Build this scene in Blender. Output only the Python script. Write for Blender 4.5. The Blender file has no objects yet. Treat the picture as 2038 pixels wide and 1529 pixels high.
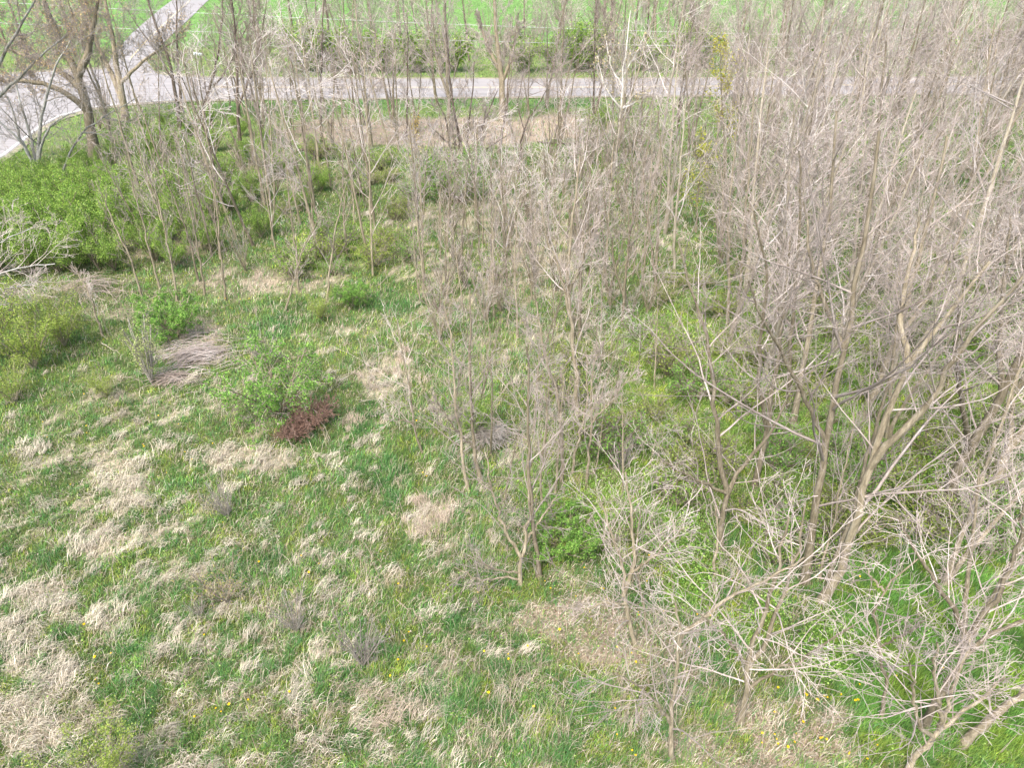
import bpy, math
import numpy as np
from mathutils import Vector
sc = bpy.context.scene
COL = sc.collection
# ------------------------------------------------------------------ camera, sky, sun, exposure
H = 11.0; PITCH = math.radians(33.7); F = 1402.0; CX, CY = 1019.0, 764.5
cam = bpy.data.cameras.new('camera'); camo = bpy.data.objects.new('camera', cam); COL.objects.link(camo)
camo.location = (0, 0, H); camo.rotation_euler = (math.pi/2 - PITCH, 0, 0)
cam.sensor_width = 36; cam.lens = 36*F/2038; cam.clip_start = .1; cam.clip_end = 5000
sc.camera = camo
w = bpy.data.worlds.new('World'); sc.world = w; w.use_nodes = True
nt = w.node_tree; bg = nt.nodes['Background']
sky = nt.nodes.new('ShaderNodeTexSky'); sky.sky_type = 'NISHITA'; sky.sun_disc = False
SUN_EL = math.radians(58); SUN_AZ = math.radians(205)       # azimuth clockwise from +Y
sky.sun_elevation = SUN_EL; sky.sun_rotation = SUN_AZ
sky.air_density = 1.0; sky.dust_density = 4.5; sky.ozone_density = .5
nt.links.new(sky.outputs[0], bg.inputs[0]); bg.inputs[1].default_value = .15
sun = bpy.data.lights.new('sun', 'SUN'); sun.energy = 1.35; sun.angle = math.radians(18); sun.color = (1, .97, .93)
suno = bpy.data.objects.new('sun', sun); COL.objects.link(suno)
sd = Vector((math.sin(SUN_AZ)*math.cos(SUN_EL), math.cos(SUN_AZ)*math.cos(SUN_EL), math.sin(SUN_EL)))
suno.rotation_euler = sd.to_track_quat('Z', 'Y').to_euler(); suno.location = (0, 0, 60)
sc.view_settings.view_transform = 'Standard'; sc.view_settings.look = 'None'
sc.view_settings.exposure = 1.45; sc.view_settings.gamma = 1.0
sc.cycles.max_bounces = 5; sc.cycles.diffuse_bounces = 3; sc.cycles.transmission_bounces = 3
sc.cycles.glossy_bounces = 1; sc.cycles.transparent_max_bounces = 4

# ------------------------------------------------------------------ mapping photo pixel <-> place (used to survey positions)
SP, CP = math.sin(PITCH), math.cos(PITCH)
def ray(px, py):
    u = (np.asarray(px, float)-CX)/F; v = -(np.asarray(py, float)-CY)/F
    return u, CP+v*SP, -SP+v*CP
def G(px, py):                       # ground point
    x, y, z = ray(px, py); t = H/(-z); return x*t, y*t
def atY(px, py, Y):                  # point at distance Y north of the viewer
    x, y, z = ray(px, py); t = Y/y; return np.array([x*t, Y+0*x, H+z*t])
def proj(x, y, z=0.0):
    dz = z-H; dep = y*CP-dz*SP
    dep = np.where(dep < .1, .1, dep); v = (y*SP+dz*CP)/dep; u = x/dep
    return CX+u*F, CY-v*F, dep

# ------------------------------------------------------------------ noise
def h2(ix, iy, s):
    n = (ix.astype(np.int64)*374761393 + iy.astype(np.int64)*668265263 + s*974711)
    n = (n ^ (n >> 13))*1274126177 & 0xffffffff
    return ((n ^ (n >> 16)) & 0xffffff)/float(0xffffff)
def vn(x, y, s=0):
    ix = np.floor(x); iy = np.floor(y); fx = x-ix; fy = y-iy
    fx = fx*fx*(3-2*fx); fy = fy*fy*(3-2*fy)
    a = h2(ix, iy, s); b = h2(ix+1, iy, s); c = h2(ix, iy+1, s); d = h2(ix+1, iy+1, s)
    return (a*(1-fx)+b*fx)*(1-fy)+(c*(1-fx)+d*fx)*fy
def fbm(x, y, s=0, o=4):
    v = 0; a = .5; t = 0
    for k in range(o):
        v = v+a*vn(x*2**k+17.3*k, y*2**k-9.1*k, s+k); t += a; a *= .55
    return v/t
def sstep(a, b, x):
    t = np.clip((x-a)/(b-a), 0, 1); return t*t*(3-2*t)
def blob(px, py, L):                 # soft ellipses surveyed in the photo
    v = np.zeros_like(px)
    for (cx, cy, rx, ry, a) in L:
        d = ((px-cx)/rx)**2+((py-cy)/ry)**2
        v = np.maximum(v, a*(1-sstep(.35, 1.3, d)))
    return v
# ------------------------------------------------------------------ mesh helpers
def mesh_np(name, V, polys_list, mat, cols=None, smooth=False):
    """V (n,3); polys_list: list of int arrays (m,k)"""
    me = bpy.data.meshes.new(name)
    V = np.ascontiguousarray(V, dtype=np.float32)
    me.vertices.add(len(V)); me.vertices.foreach_set('co', V.ravel())
    loops = np.concatenate([p.ravel() for p in polys_list]).astype(np.int32)
    tot = np.concatenate([np.full(len(p), p.shape[1], np.int32) for p in polys_list])
    st = np.concatenate([[0], np.cumsum(tot)[:-1]]).astype(np.int32)
    me.loops.add(len(loops)); me.loops.foreach_set('vertex_index', loops)
    me.polygons.add(len(tot)); me.polygons.foreach_set('loop_start', st); me.polygons.foreach_set('loop_total', tot)
    if smooth: me.polygons.foreach_set('use_smooth', np.ones(len(tot), bool))
    me.update(calc_edges=True)
    if cols is not None:
        a = me.color_attributes.new('tint', 'FLOAT_COLOR', 'POINT')
        c = np.ones((len(V), 4), np.float32); c[:, :3] = cols
        a.data.foreach_set('color', c.ravel())
    for m in (mat if isinstance(mat, (list, tuple)) else [mat]): me.materials.append(m)
    return me
def link(name, me, parent=None, loc=None):
    o = bpy.data.objects.new(name, me); COL.objects.link(o)
    if parent is not None: o.parent = parent
    if loc is not None: o.location = loc
    return o
def tag(o, label=None, cat=None, group=None, kind=None):
    if label: o['label'] = label
    if cat: o['category'] = cat
    if group: o['group'] = group
    if kind: o['kind'] = kind
    return o
def empty(name, loc, label, cat, group=None):
    o = bpy.data.objects.new(name, None); COL.objects.link(o); o.location = loc; o.empty_display_size = .2
    return tag(o, label, cat, group)
def copy_tree(o, parent=None):
    c = o.copy(); COL.objects.link(c); c.parent = parent
    for ch in list(o.children): copy_tree(ch, c)
    return c

def nrm(a): return a/np.maximum(np.linalg.norm(a, axis=-1, keepdims=True), 1e-9)
def tubes(P, R, s):
    """P (N,K,3), R (N,K) -> verts, quads"""
    N, K, _ = P.shape
    T = np.empty_like(P); T[:, 1:-1] = P[:, 2:]-P[:, :-2]; T[:, 0] = P[:, 1]-P[:, 0]; T[:, -1] = P[:, -1]-P[:, -2]
    T = nrm(T)
    m = nrm(P[:, -1]-P[:, 0]); ref = np.where(np.abs(m[:, 2:3]) < .8, np.array([[0, 0, 1.]]), np.array([[1., 0, 0]]))
    A = nrm(np.cross(T, ref[:, None, :])); B = np.cross(T, A)
    a = np.arange(s)*2*math.pi/s
    V = P[:, :, None, :]+R[:, :, None, None]*(np.cos(a)[None, None, :, None]*A[:, :, None, :]+np.sin(a)[None, None, :, None]*B[:, :, None, :])
    base = (np.arange(N)*K*s)[:, None, None]+(np.arange(K-1)*s)[None, :, None]
    j = np.arange(s)[None, None, :]; j2 = (j+1) % s
    Q = np.stack([base+j, base+j2, base+s+j2, base+s+j], -1).reshape(-1, 4)
    return V.reshape(-1, 3), Q
class Acc:
    def __init__(s): s.V = []; s.Q = {}; s.C = []; s.n = 0
    def add(s, V, Q, C=None):
        s.V.append(V); s.Q.setdefault(Q.shape[1], []).append(Q+s.n); s.n += len(V)
        if C is not None: s.C.append(C if np.ndim(C) == 2 else np.tile(C, (len(V), 1)))
    def mesh(s, name, mat, smooth=False):
        return mesh_np(name, np.concatenate(s.V), [np.concatenate(q) for q in s.Q.values()], mat, np.concatenate(s.C) if s.C else None, smooth)

# ------------------------------------------------------------------ materials
def mat_base(name, rough=.8, spec=.15):
    m = bpy.data.materials.new(name); m.use_nodes = True; n = m.node_tree; b = n.nodes['Principled BSDF']
    b.inputs['Roughness'].default_value = rough; b.inputs['Specular IOR Level'].default_value = spec
    return m, n, b
def ramp(n, stops):
    r = n.nodes.new('ShaderNodeValToRGB'); e = r.color_ramp.elements
    while len(e) < len(stops): e.new(.5)
    for i, (p, c) in enumerate(stops): e[i].position = p; e[i].color = (*c, 1)
    return r
def noise(n, scale, detail=6, rough=.6, coord='Object', vec=None, stretch=None):
    t = n.nodes.new('ShaderNodeTexNoise'); t.inputs['Scale'].default_value = scale; t.inputs['Detail'].default_value = detail; t.inputs['Roughness'].default_value = rough
    c = n.nodes.new('ShaderNodeTexCoord')
    if stretch:
        mp = n.nodes.new('ShaderNodeMapping'); mp.inputs['Scale'].default_value = stretch
        n.links.new(c.outputs[coord], mp.inputs[0]); n.links.new(mp.outputs[0], t.inputs['Vector'])
    else: n.links.new(c.outputs[coord], t.inputs['Vector'])
    return t
def bark(name, a, b_, c_, scale=9, bump=.6, stretch=(1, 1, .25)):
    m, n, b = mat_base(name, .85, .1)
    t = noise(n, scale, 8, .7, stretch=stretch); r = ramp(n, [(.3, a), (.5, b_), (.72, c_)])
    oi = n.nodes.new('ShaderNodeObjectInfo'); hv = n.nodes.new('ShaderNodeHueSaturation')
    mr = n.nodes.new('ShaderNodeMapRange'); mr.inputs[3].default_value = .66; mr.inputs[4].default_value = 1.28
    n.links.new(oi.outputs['Random'], mr.inputs[0]); n.links.new(mr.outputs[0], hv.inputs['Value'])
    n.links.new(t.outputs[0], r.inputs[0]); n.links.new(r.outputs[0], hv.inputs['Color']); n.links.new(hv.outputs[0], b.inputs['Base Color'])
    bp = n.nodes.new('ShaderNodeBump'); bp.inputs['Strength'].default_value = bump; bp.inputs['Distance'].default_value = .03
    n.links.new(t.outputs[0], bp.inputs['Height']); n.links.new(bp.outputs[0], b.inputs['Normal'])
    return m
def tint_mat(name, trans=.25, rough=.65, spec=.2):
    m, n, b = mat_base(name, rough, spec)
    at = n.nodes.new('ShaderNodeAttribute'); at.attribute_name = 'tint'
    n.links.new(at.outputs['Color'], b.inputs['Base Color'])
    if trans > 0:
        tr = n.nodes.new('ShaderNodeBsdfTranslucent'); mx = n.nodes.new('ShaderNodeMixShader'); mx.inputs[0].default_value = trans
        n.links.new(at.outputs['Color'], tr.inputs[0]); n.links.new(b.outputs[0], mx.inputs[1]); n.links.new(tr.outputs[0], mx.inputs[2])
        n.links.new(mx.outputs[0], n.nodes['Material Output'].inputs[0])
    return m
M_pale = bark('bark_pale', (.20, .17, .12), (.36, .32, .24), (.56, .52, .44), 14, 1.0)
M_tan = bark('bark_tan', (.12, .10, .07), (.26, .225, .155), (.44, .39, .30), 14, 1.0)
M_dark = bark('bark_dark', (.075, .06, .045), (.15, .12, .095), (.26, .22, .18))
M_grey = bark('bark_lichen', (.13, .12, .10), (.30, .30, .27), (.50, .52, .48), 7)
M_white = bark('bark_white', (.40, .38, .33), (.58, .55, .50), (.72, .70, .64))
M_tw = bark('twig_pale', (.24, .20, .17), (.40, .345, .305), (.61, .555, .51), 3, .1)
M_twp = bark('twig_bright', (.32, .28, .25), (.50, .45, .415), (.70, .66, .62), 3, .1)
M_tw2 = bark('twig_brown', (.17, .13, .105), (.32, .265, .22), (.50, .44, .39), 3, .1)
M_twr = bark('twig_red', (.17, .10, .08), (.27, .17, .13), (.42, .31, .26), 5, .1)
M_twd = bark('twig_grey', (.17, .15, .125), (.29, .265, .23), (.45, .42, .38), 5, .1)
M_leaf = tint_mat('leaf', .35); M_grass = tint_mat('grass_blade', .3); M_straw = tint_mat('dead_blade', .15, .7, .25)

# ------------------------------------------------------------------ ground fields
STRAW = [(120,1000,420,260,.45),(330,1250,420,220,.42),(60,1400,220,180,.5),(240,950,80,40,1),(90,900,70,40,.8),(200,1085,70,45,.9),
  (500,915,110,32,1),(255,1010,60,24,1),(90,1195,75,40,.95),(30,1262,45,40,1),(80,1330,90,45,.95),(50,1445,75,70,1),(300,800,180,80,.45),
  (860,1060,60,70,.85),(770,745,60,60,.8),(420,860,120,60,.5),(620,1250,100,60,.5),(560,1400,140,60,.45),(900,1330,120,70,.4),(720,1400,90,60,.6),
  (830,870,120,80,.3),(1090,500,110,60,.75),(1000,640,120,90,.5),(1900,490,160,60,.5),(760,600,120,60,.3),(560,560,180,30,.6),(1000,560,220,60,.6),(820,520,160,40,.6),(700,700,140,60,.4),(1080,640,120,60,.6),(950,430,260,60,.6),(1250,470,200,60,.5),
  (950,370,200,80,.35),(1100,430,200,70,.45),(900,480,120,40,.5),(300,1500,350,60,.5),(1000,1500,200,60,.35)]
LITTER = [(900,262,270,34,1),(1120,250,120,30,1),(690,262,160,34,.9),(1150,1235,140,60,.8),(1240,1290,170,50,.7),(1330,1350,140,60,.6),
  (1560,1440,160,60,.65),(1480,1500,200,50,.7),(1650,1500,130,40,.5),(1130,1150,90,40,.4),(480,560,230,40,.55),(190,600,160,50,.45),(120,560,140,60,.4),
  (900,1150,120,60,.3),(960,890,90,40,.4),(1250,860,90,60,.3),(1000,330,200,40,.4),(1800,520,250,60,.3),(380,680,90,60,.7),(1340,560,140,60,.3),
  (560,330,260,60,.4),(330,480,120,60,.6),(860,640,160,40,.45),(1060,560,160,60,.5),(980,440,220,50,.45),(760,460,120,30,.4),(1050,900,100,50,.5)]
LIME = [(1370,1120,80,110,1),(1640,1300,70,80,.9),(1500,1240,90,60,.8),(1240,950,260,150,.75),(1500,760,300,220,.95),(1750,760,320,180,1),(1650,940,300,120,.9),(1420,900,200,140,.9),(1300,680,120,90,.6),
  (1900,640,140,90,.9),(690,480,130,38,1),(640,520,60,24,.8),(1170,900,140,80,.5),(1120,1060,80,60,.7),(1600,1000,260,100,.5),(700,180,340,9,.3),(1990,620,80,80,.5),
  (120,650,150,60,.3),(1600,600,300,90,.4),(1450,1020,90,80,.4)]
DEEP = [(780,610,70,30,.9),(640,650,80,50,.6),(560,640,90,50,.7),(760,960,100,80,.7),(920,1240,60,90,.7),(1330,720,80,60,.4),(180,700,90,50,.6),(420,700,80,60,.7),
  (960,1380,160,100,.4),(700,830,80,80,.5),(90,830,90,30,.7),(850,200,300,14,.9),(1130,205,90,14,1),(600,210,260,20,.6),(1700,1360,60,50,.4),(500,1150,120,80,.3)]
LAWN = [(1830,1270,230,220,1),(2000,1350,200,200,1),(1900,1050,300,160,.7),(1560,1060,110,60,.7),(1750,1450,80,90,.6),(1950,1500,150,100,.6)]
def fields(x, y):
    px, py, dep = proj(x, y)
    n1 = fbm(x*.35, y*.35, 3); n2 = fbm(x*1.3, y*1.3, 11); n3 = fbm(x*.9+30, y*1.2, 29); n4 = fbm(x*3, y*3, 41, 2)
    c, s_ = math.cos(.5), math.sin(.5); xr = x*c+y*s_; yr = -x*s_+y*c
    ns = fbm(xr*.9, yr*2.0, 57, 4)
    openm = np.clip(blob(px, py, STRAW)+.08, 0, 1)
    hf = fbm(xr*3.2, yr*7.5, 53, 3)
    straw = sstep(.60, .72, ns*.42+hf*.42+openm*.25+.010)
    straw = straw*np.where(openm < .12, .45, 1)
    lit = np.clip(blob(px, py, LITTER), 0, 1); lit = sstep(.46, .76, lit*.50+n2*.35+n4*.28)
    lime = sstep(.44, .66, np.clip(blob(px, py, LIME), 0, 1)*.5+n3*.30+n4*.22)
    deep = sstep(.48, .70, blob(px, py, DEEP)*.42+fbm(x*.8, y*.8, 77)*.6)
    lawn = blob(px, py, LAWN)
    straw = straw*(1-.85*lawn); lit = lit*(1-.7*lawn)
    far = sstep(38, 44, y)          # verge and field beyond
    straw = straw*(1-far); fld = sstep(75, 80, y)
    return dict(straw=straw, lit=lit*(1-sstep(50, 54, y)), lime=lime*(1-far*.7), deep=deep*(1-fld), lawn=lawn, far=far, fld=fld, n1=n1, n2=n2, n4=n4, px=px, py=py)
A = np.array
C_soil = A([.17, .135, .085]); C_straw = A([.44, .38, .275]); C_lit = A([.36, .285, .225]); C_green = A([.13, .215, .055]); C_lime = A([.25, .38, .075]); C_deep = A([.065, .155, .045]); C_lawn = A([.14, .27, .06])
def mix(a, b, t): return a*(1-t[:, None])+b*t[:, None]
def ground_col(f):
    c = np.tile(C_soil*.6+C_green*.55, (len(f['n1']), 1))
    c = mix(c, C_green, f['n2']*.7); c = mix(c, C_lime, f['lime']*.5); c = mix(c, C_deep, f['deep']*.6); c = mix(c, C_lawn, f['lawn']*.7)
    c = mix(c, C_lit*.85, f['lit']*.9); c = mix(c, C_straw*.8, f['straw']*.85)
    c = mix(c, A([.13, .235, .07]), f['fld'])
    gap_shade = (1-.42*(1-np.maximum(f['straw'], f['lit']))*(1-f['far']))  # shade in the gaps between green blades, put into the ground colour
    return c*((.7+.6*f['n4'])*gap_shade)[:, None]
def ground_z(x, y):
    near = 1-sstep(36, 46, np.hypot(x*.6, y))
    return near*((fbm(x*.5, y*.5, 5, 2)-.5)*.18+(fbm(x*2.2, y*2.2, 8, 2)-.5)*.14)-.03*(1-near)
def gz(x, y): return float(ground_z(A([float(x)]), A([float(y)]))[0])
# ground sheet: fine near the viewer, coarse towards the horizon
ty = np.linspace(0, 1, 620); gy = -3+ty*48+ (ty**6)*1900
tx = np.linspace(-1, 1, 620); gx = tx*36+np.sign(tx)*np.abs(tx)**7*1400
GX, GY = np.meshgrid(gx, gy); gxf, gyf = GX.ravel(), GY.ravel()
f = fields(gxf, gyf); V = np.stack([gxf, gyf, ground_z(gxf, gyf)], -1)
i = np.arange(619*620).reshape(619, 620)[:, :-1].ravel(); Q = np.stack([i, i+1, i+621, i+620], -1)
mg, n, b = mat_base('ground_mat', .95, .05)
at = n.nodes.new('ShaderNodeAttribute'); at.attribute_name = 'tint'
t = noise(n, 14, 8, .75); hv = n.nodes.new('ShaderNodeHueSaturation'); mr = n.nodes.new('ShaderNodeMapRange'); mr.inputs[1].default_value = .25; mr.inputs[2].default_value = .75; mr.inputs[3].default_value = .45; mr.inputs[4].default_value = 1.6
n.links.new(t.outputs[0], mr.inputs[0]); n.links.new(mr.outputs[0], hv.inputs['Value']); n.links.new(at.outputs['Color'], hv.inputs['Color']); n.links.new(hv.outputs[0], b.inputs['Base Color'])
bp = n.nodes.new('ShaderNodeBump'); bp.inputs['Strength'].default_value = .6; bp.inputs['Distance'].default_value = .05; n.links.new(t.outputs[0], bp.inputs['Height']); n.links.new(bp.outputs[0], b.inputs['Normal'])
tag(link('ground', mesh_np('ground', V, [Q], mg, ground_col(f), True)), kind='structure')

# ------------------------------------------------------------------ roads
mr_, n, b = mat_base('asphalt', .9, .1)
t = noise(n, 1.6, 8, .75, stretch=(.12, 1.3, 1)); t2 = noise(n, 40, 3, .6)
r = ramp(n, [(.3, (.27, .26, .255)), (.55, (.36, .345, .335)), (.75, (.44, .42, .41))]); mxx = n.nodes.new('ShaderNodeMix'); mxx.data_type = 'RGBA'; mxx.blend_type = 'MULTIPLY'; mxx.inputs[0].default_value = .35
n.links.new(t.outputs[0], r.inputs[0]); n.links.new(r.outputs[0], mxx.inputs[6]); n.links.new(t2.outputs[1], mxx.inputs[7]); n.links.new(mxx.outputs[2], b.inputs['Base Color'])
def flat_mat(name, c, c2=None, sc_=6):
    m, n, b = mat_base(name, .85, .1); t = noise(n, sc_, 6, .7); r = ramp(n, [(.35, c2 or tuple(k*.7 for k in c)), (.6, c)])
    n.links.new(t.outputs[0], r.inputs[0]); n.links.new(r.outputs[0], b.inputs['Base Color']); return m
M_line = flat_mat('road_paint_white', (.78, .77, .74)); M_yel = flat_mat('road_paint_yellow', (.60, .50, .30), (.45, .43, .38), 3); M_gravel = flat_mat('gravel', (.34, .29, .235), (.16, .19, .09), 2.5)
def poly_px(name, pts, mat, z, kind='structure'):
    bm = [(*G(*p), z) for p in pts]
    me = bpy.data.meshes.new(name); me.from_pydata([tuple(map(float, v)) for v in bm], [], [list(range(len(bm)))]); me.materials.append(mat)
    return tag(link(name, me), kind=kind)
main = [(2600,150),(1420,155),(1100,157),(700,156),(420,154),(330,150),(240,128),(200,138),(120,140),(40,146),(-120,160),(-420,250),(-420,520),(-60,352),(8,312),(42,286),(85,252),(120,232),(180,216),(260,206),(340,200),(500,196),(700,195),(1100,191),(1420,189),(2600,180)]
sh = [(2600,147),(1420,152.5),(1100,154.5),(700,153.5),(420,151.5),(300,140),(236,120),(190,133),(120,136),(40,142),(-140,155),(-460,240),(-460,560),(-50,366),(14,318),(50,292),(92,258),(126,237),(184,220),(260,209.5),(340,203),(500,199),(700,198),(1100,194),(1420,192),(2600,183)]
poly_px('road_shoulder', sh, M_gravel, .012); poly_px('road', main, mr_, .018)
poly_px('side_road', [(208,150),(222,112),(262,66),(318,18),(345,-2),(372,-24),(440,-60),(486,-60),(440,-22),(410,4),(380,34),(330,80),(292,120),(318,156)], mr_, .024)
def strip(name, pts, wid, mat, z):
    P = A([G(*p) for p in pts], float); T = np.gradient(P, axis=0); T = T/np.linalg.norm(T, axis=1, keepdims=True); N = np.stack([-T[:, 1], T[:, 0]], -1)*wid/2
    V = np.concatenate([np.c_[P+N, np.full(len(P), z)], np.c_[P-N, np.full(len(P), z)]]); k = len(P); Q = A([[j, j+1, k+j+1, k+j] for j in range(k-1)])
    return tag(link(name, mesh_np(name, V, [Q], mat)), kind='structure')
strip('road_edge_line', [(-200,440),(-60,348),(6,308),(40,282),(82,249),(118,230),(180,214),(260,204),(340,198.5)], .16, M_line, .030)
strip('road_centre_line', [(2400,162),(1420,171),(1100,173),(700,173.5),(420,172)], .14, M_yel, .030)
strip('road_centre_line', [(2400,163.4),(1420,172.6),(1100,174.6),(700,175.1),(420,173.6)], .14, M_yel, .030)
strip('side_road_centre_line', [(258,118),(300,72),(352,24),(396,-16),(440,-46)], .16, M_yel, .036)

# ------------------------------------------------------------------ grass, dead grass, litter, ground cover
def on_road(px, py):
    ys = np.interp(px, [-60, 8, 42, 85, 120, 180, 260, 340, 700, 1420, 2600], [352, 312, 286, 252, 232, 216, 206, 200, 195, 189, 180])
    yt = np.interp(px, [-400, 40, 120, 200, 330, 420, 1420, 2600], [200, 146, 140, 138, 150, 154, 155, 150])
    m = (py < ys+3) & (py > yt-2)
    lx = np.interp(py, [-60, -2, 66, 112, 150], [440, 345, 262, 222, 208]); rx = np.interp(py, [-60, 4, 80, 120, 156], [486, 410, 330, 292, 318])
    return m | ((py < 156) & (px > lx-2) & (px < rx+2))
def sample(rng, N, ymin=-60, ymax=1700, box=None):
    if box: px = rng.uniform(box[0], box[2], N); py = rng.uniform(box[1], box[3], N)
    else: px = rng.uniform(-260, 2300, N); py = ymin+(ymax-ymin)*rng.random(N)
    ok = ~on_road(px, py); px, py = px[ok], py[ok]; x, y = G(px, py)
    return x, y, proj(x, y)[2]
def blades(rng, x, y, h, wdt, az, lean, cols, z0=None):
    """curved blades, 5 verts each"""
    n = len(x); z = ground_z(x, y)-.01 if z0 is None else z0
    d = np.stack([np.cos(az), np.sin(az)], -1); s = np.stack([-np.sin(az+rng.normal(0, .5, n)), np.cos(az+rng.normal(0, .5, n))], -1)*wdt[:, None]/2
    B = np.stack([x, y], -1); l1 = lean*.45; l2 = np.minimum(lean*1.25, 1.75)
    M = B+d*(h*.55*np.sin(l1))[:, None]; mz = z+h*.55*np.cos(l1)
    T = M+d*(h*.45*np.sin(l2))[:, None]; tz = mz+h*.45*np.cos(l2)
    V = np.empty((n, 5, 3)); V[:, 0, :2] = B-s; V[:, 1, :2] = B+s; V[:, 2, :2] = M+s*.8; V[:, 3, :2] = M-s*.8; V[:, 4, :2] = T
    V[:, 0, 2] = z; V[:, 1, 2] = z; V[:, 2, 2] = mz; V[:, 3, 2] = mz; V[:, 4, 2] = tz
    b = np.arange(n)[:, None]*5
    return V.reshape(-1, 3), b+A([0, 1, 2, 3]), b+A([3, 2, 4]), np.repeat(cols, 5, axis=0)
def blade_obj(name, data, mat):
    V, q, t_, c = data
    return tag(link(name, mesh_np(name, V, [q, t_], mat, c)), kind='stuff')
rng = np.random.default_rng(7)
GREENS = A([[.14, .25, .05], [.105, .21, .05], [.18, .30, .065], [.07, .19, .075], [.23, .33, .09], [.13, .29, .05], [.09, .22, .085]])*1.12
def flow(x, y): return .55+(fbm(x*.25, y*.25, 91, 2)-.5)*2.6      # direction the grass has been combed
# living grass
x, y, dep = sample(rng, 1050000)
f = fields(x, y); keep = rng.random(len(x)) < np.clip(1.0-.80*f['straw']-.75*f['lit'], .06, 1)
x, y, dep = x[keep], y[keep], dep[keep]; f = {k: v[keep] for k, v in f.items()}; n_ = len(x)
c = GREENS[rng.integers(0, 7, n_)]; c = mix(c, C_lime*1.15, f['lime']*.7); c = mix(c, A([.07, .195, .06]), f['deep']*.7); c = mix(c, A([.14, .30, .055]), f['lawn']*.7)
c = mix(c, A([.14, .25, .075])*(.55+.9*fbm(x*.10, y*.6, 171, 4))[:, None], f['fld']); c = c*rng.uniform(.5, 1.6, n_)[:, None]*(.40+1.2*fbm(x*2.1, y*2.1, 131, 3))[:, None]
tuft = sstep(.56, .68, fbm(x*4.6, y*4.6, 311, 2))*(1-.6*f['lawn'])*(1-f['far']); yel = sstep(.5, .62, fbm(x*2.3, y*2.3, 331, 2))*(1-f['far'])
c = c*(1+A([.5, .12, -.1])*yel[:, None]); c = mix(c, A([.09, .225, .07])*rng.uniform(.7, 1.5, n_)[:, None], tuft*.6)
midst = sstep(.50, .62, fbm(x*2.7+5, y*4.1, 351, 3))*(1-f['lawn'])*(1-f['far'])
dry = rng.random(n_) < (.07+.42*midst*(1-tuft))*(1-f['lawn'])*(1-f['far']); c[dry] = C_straw*rng.uniform(.7, 1.1, (dry.sum(), 1))
pxs = dep/701.0                    # metres per rendered pixel at that distance
h = rng.uniform(.05, .18, n_)*(1+.6*tuft+.5*f['deep']+.3*f['lawn'])*(.6+.8*f['n2']); h = np.maximum(h, pxs*2.0)*np.where(f['fld'] > .5, .5, 1)
wd = np.maximum(rng.uniform(.004, .009, n_), pxs*rng.uniform(.28, .6, n_))
az = np.where(rng.random(n_) < .45+.4*f['lawn'], flow(x, y)+rng.normal(0, .6, n_), rng.uniform(0, 6.28, n_))
blade_obj('grass', blades(rng, x, y, h, wd, az, rng.uniform(.3, 1.25, n_), c), M_grass)
# loose dead grass strands
x, y, dep = sample(rng, 330000, 195)
f = fields(x, y); keep = rng.random(len(x)) < np.clip(.06+.22*sstep(.50, .62, fbm(x*2.7+5, y*4.1, 351, 3))+.74*np.maximum(f['straw'], f['lit']*.25)-.6*f['lawn'], 0.01, 1)*(1-f['far'])
x, y, dep = x[keep], y[keep], dep[keep]; f = {k: v[keep] for k, v in f.items()}; n_ = len(x)
c = A([[.47, .41, .30], [.56, .50, .38], [.31, .26, .18], [.41, .345, .26], [.66, .61, .50]])[rng.integers(0, 5, n_)]*rng.uniform(.75, 1.15, n_)[:, None]
pxs = dep/701; h = rng.uniform(.08, .36, n_); wd = np.maximum(rng.uniform(.004, .009, n_), pxs*rng.uniform(.28, .5, n_))
az = flow(x, y)+rng.normal(0, .6, n_)+(rng.random(n_) < .2)*rng.uniform(-2, 2, n_)
D1 = blades(rng, x, y, h, wd, az, rng.uniform(1.15, 1.55, n_), c*(.55+.9*fbm(x*2.6, y*2.6, 151, 3))[:, None])
# matted tussocks: bundles of strands fallen over a low hump
def clump(rng, cx, cy, R, n_, az0, spread=.4, col=None, up=.14):
    a = rng.uniform(0, 6.28, n_); rr = R*np.sqrt(rng.random(n_)); x = cx+np.cos(a)*rr*.7; y = cy+np.sin(a)*rr*.7
    hump = up*np.clip(1-(rr/R)**2, 0, 1)*R/.35
    az = az0+rng.normal(0, spread, n_); h = rng.uniform(.5, 1.7, n_)*R; a2 = rng.random(n_)*R*1.2; x = x+np.cos(az0)*(a2-.6*R); y = y+np.sin(az0)*(a2-.6*R)
    base = col if col is not None else A([.50, .43, .30])
    c = base*rng.uniform(.5, 1.35, n_)[:, None]; dep = proj(A([cx]), A([cy]))[2][0]
    wd = np.maximum(rng.uniform(.004, .009, n_), dep/701*.36)
    return blades(rng, x, y, h, wd, az, rng.uniform(1.22, 1.55, n_), c, ground_z(x, y)+hump*rng.uniform(.3, 1, n_)+.02)
parts = [D1]
# standing dead weed stalks
STK = [(640,1200,200,110,.8),(720,1260,90,90,1),(1000,1420,260,90,.6),(950,1080,120,80,.6),(780,760,90,90,.9),(860,1050,70,70,.9),(1120,700,160,160,.6),(960,720,160,120,.6),(560,900,150,60,.4),(380,820,160,60,.4),(1300,1400,160,90,.6),(1000,500,300,100,.6),(700,640,200,60,.4),(200,610,160,50,.8),(1800,500,250,70,.5)]
x, y, dep = sample(rng, 150000, 330)
px_, py_, _ = proj(x, y); keep = rng.random(len(x)) < (.03+.5*blob(px_, py_, STK)*sstep(.42, .6, fbm(x*1.6, y*1.6, 401, 3))); x, y, dep = x[keep], y[keep], dep[keep]; n_ = len(x)
c = A([[.44, .36, .27], [.54, .47, .37], [.36, .27, .20], [.50, .42, .35]])[rng.integers(0, 4, n_)]*rng.uniform(.75, 1.2, n_)[:, None]
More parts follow.
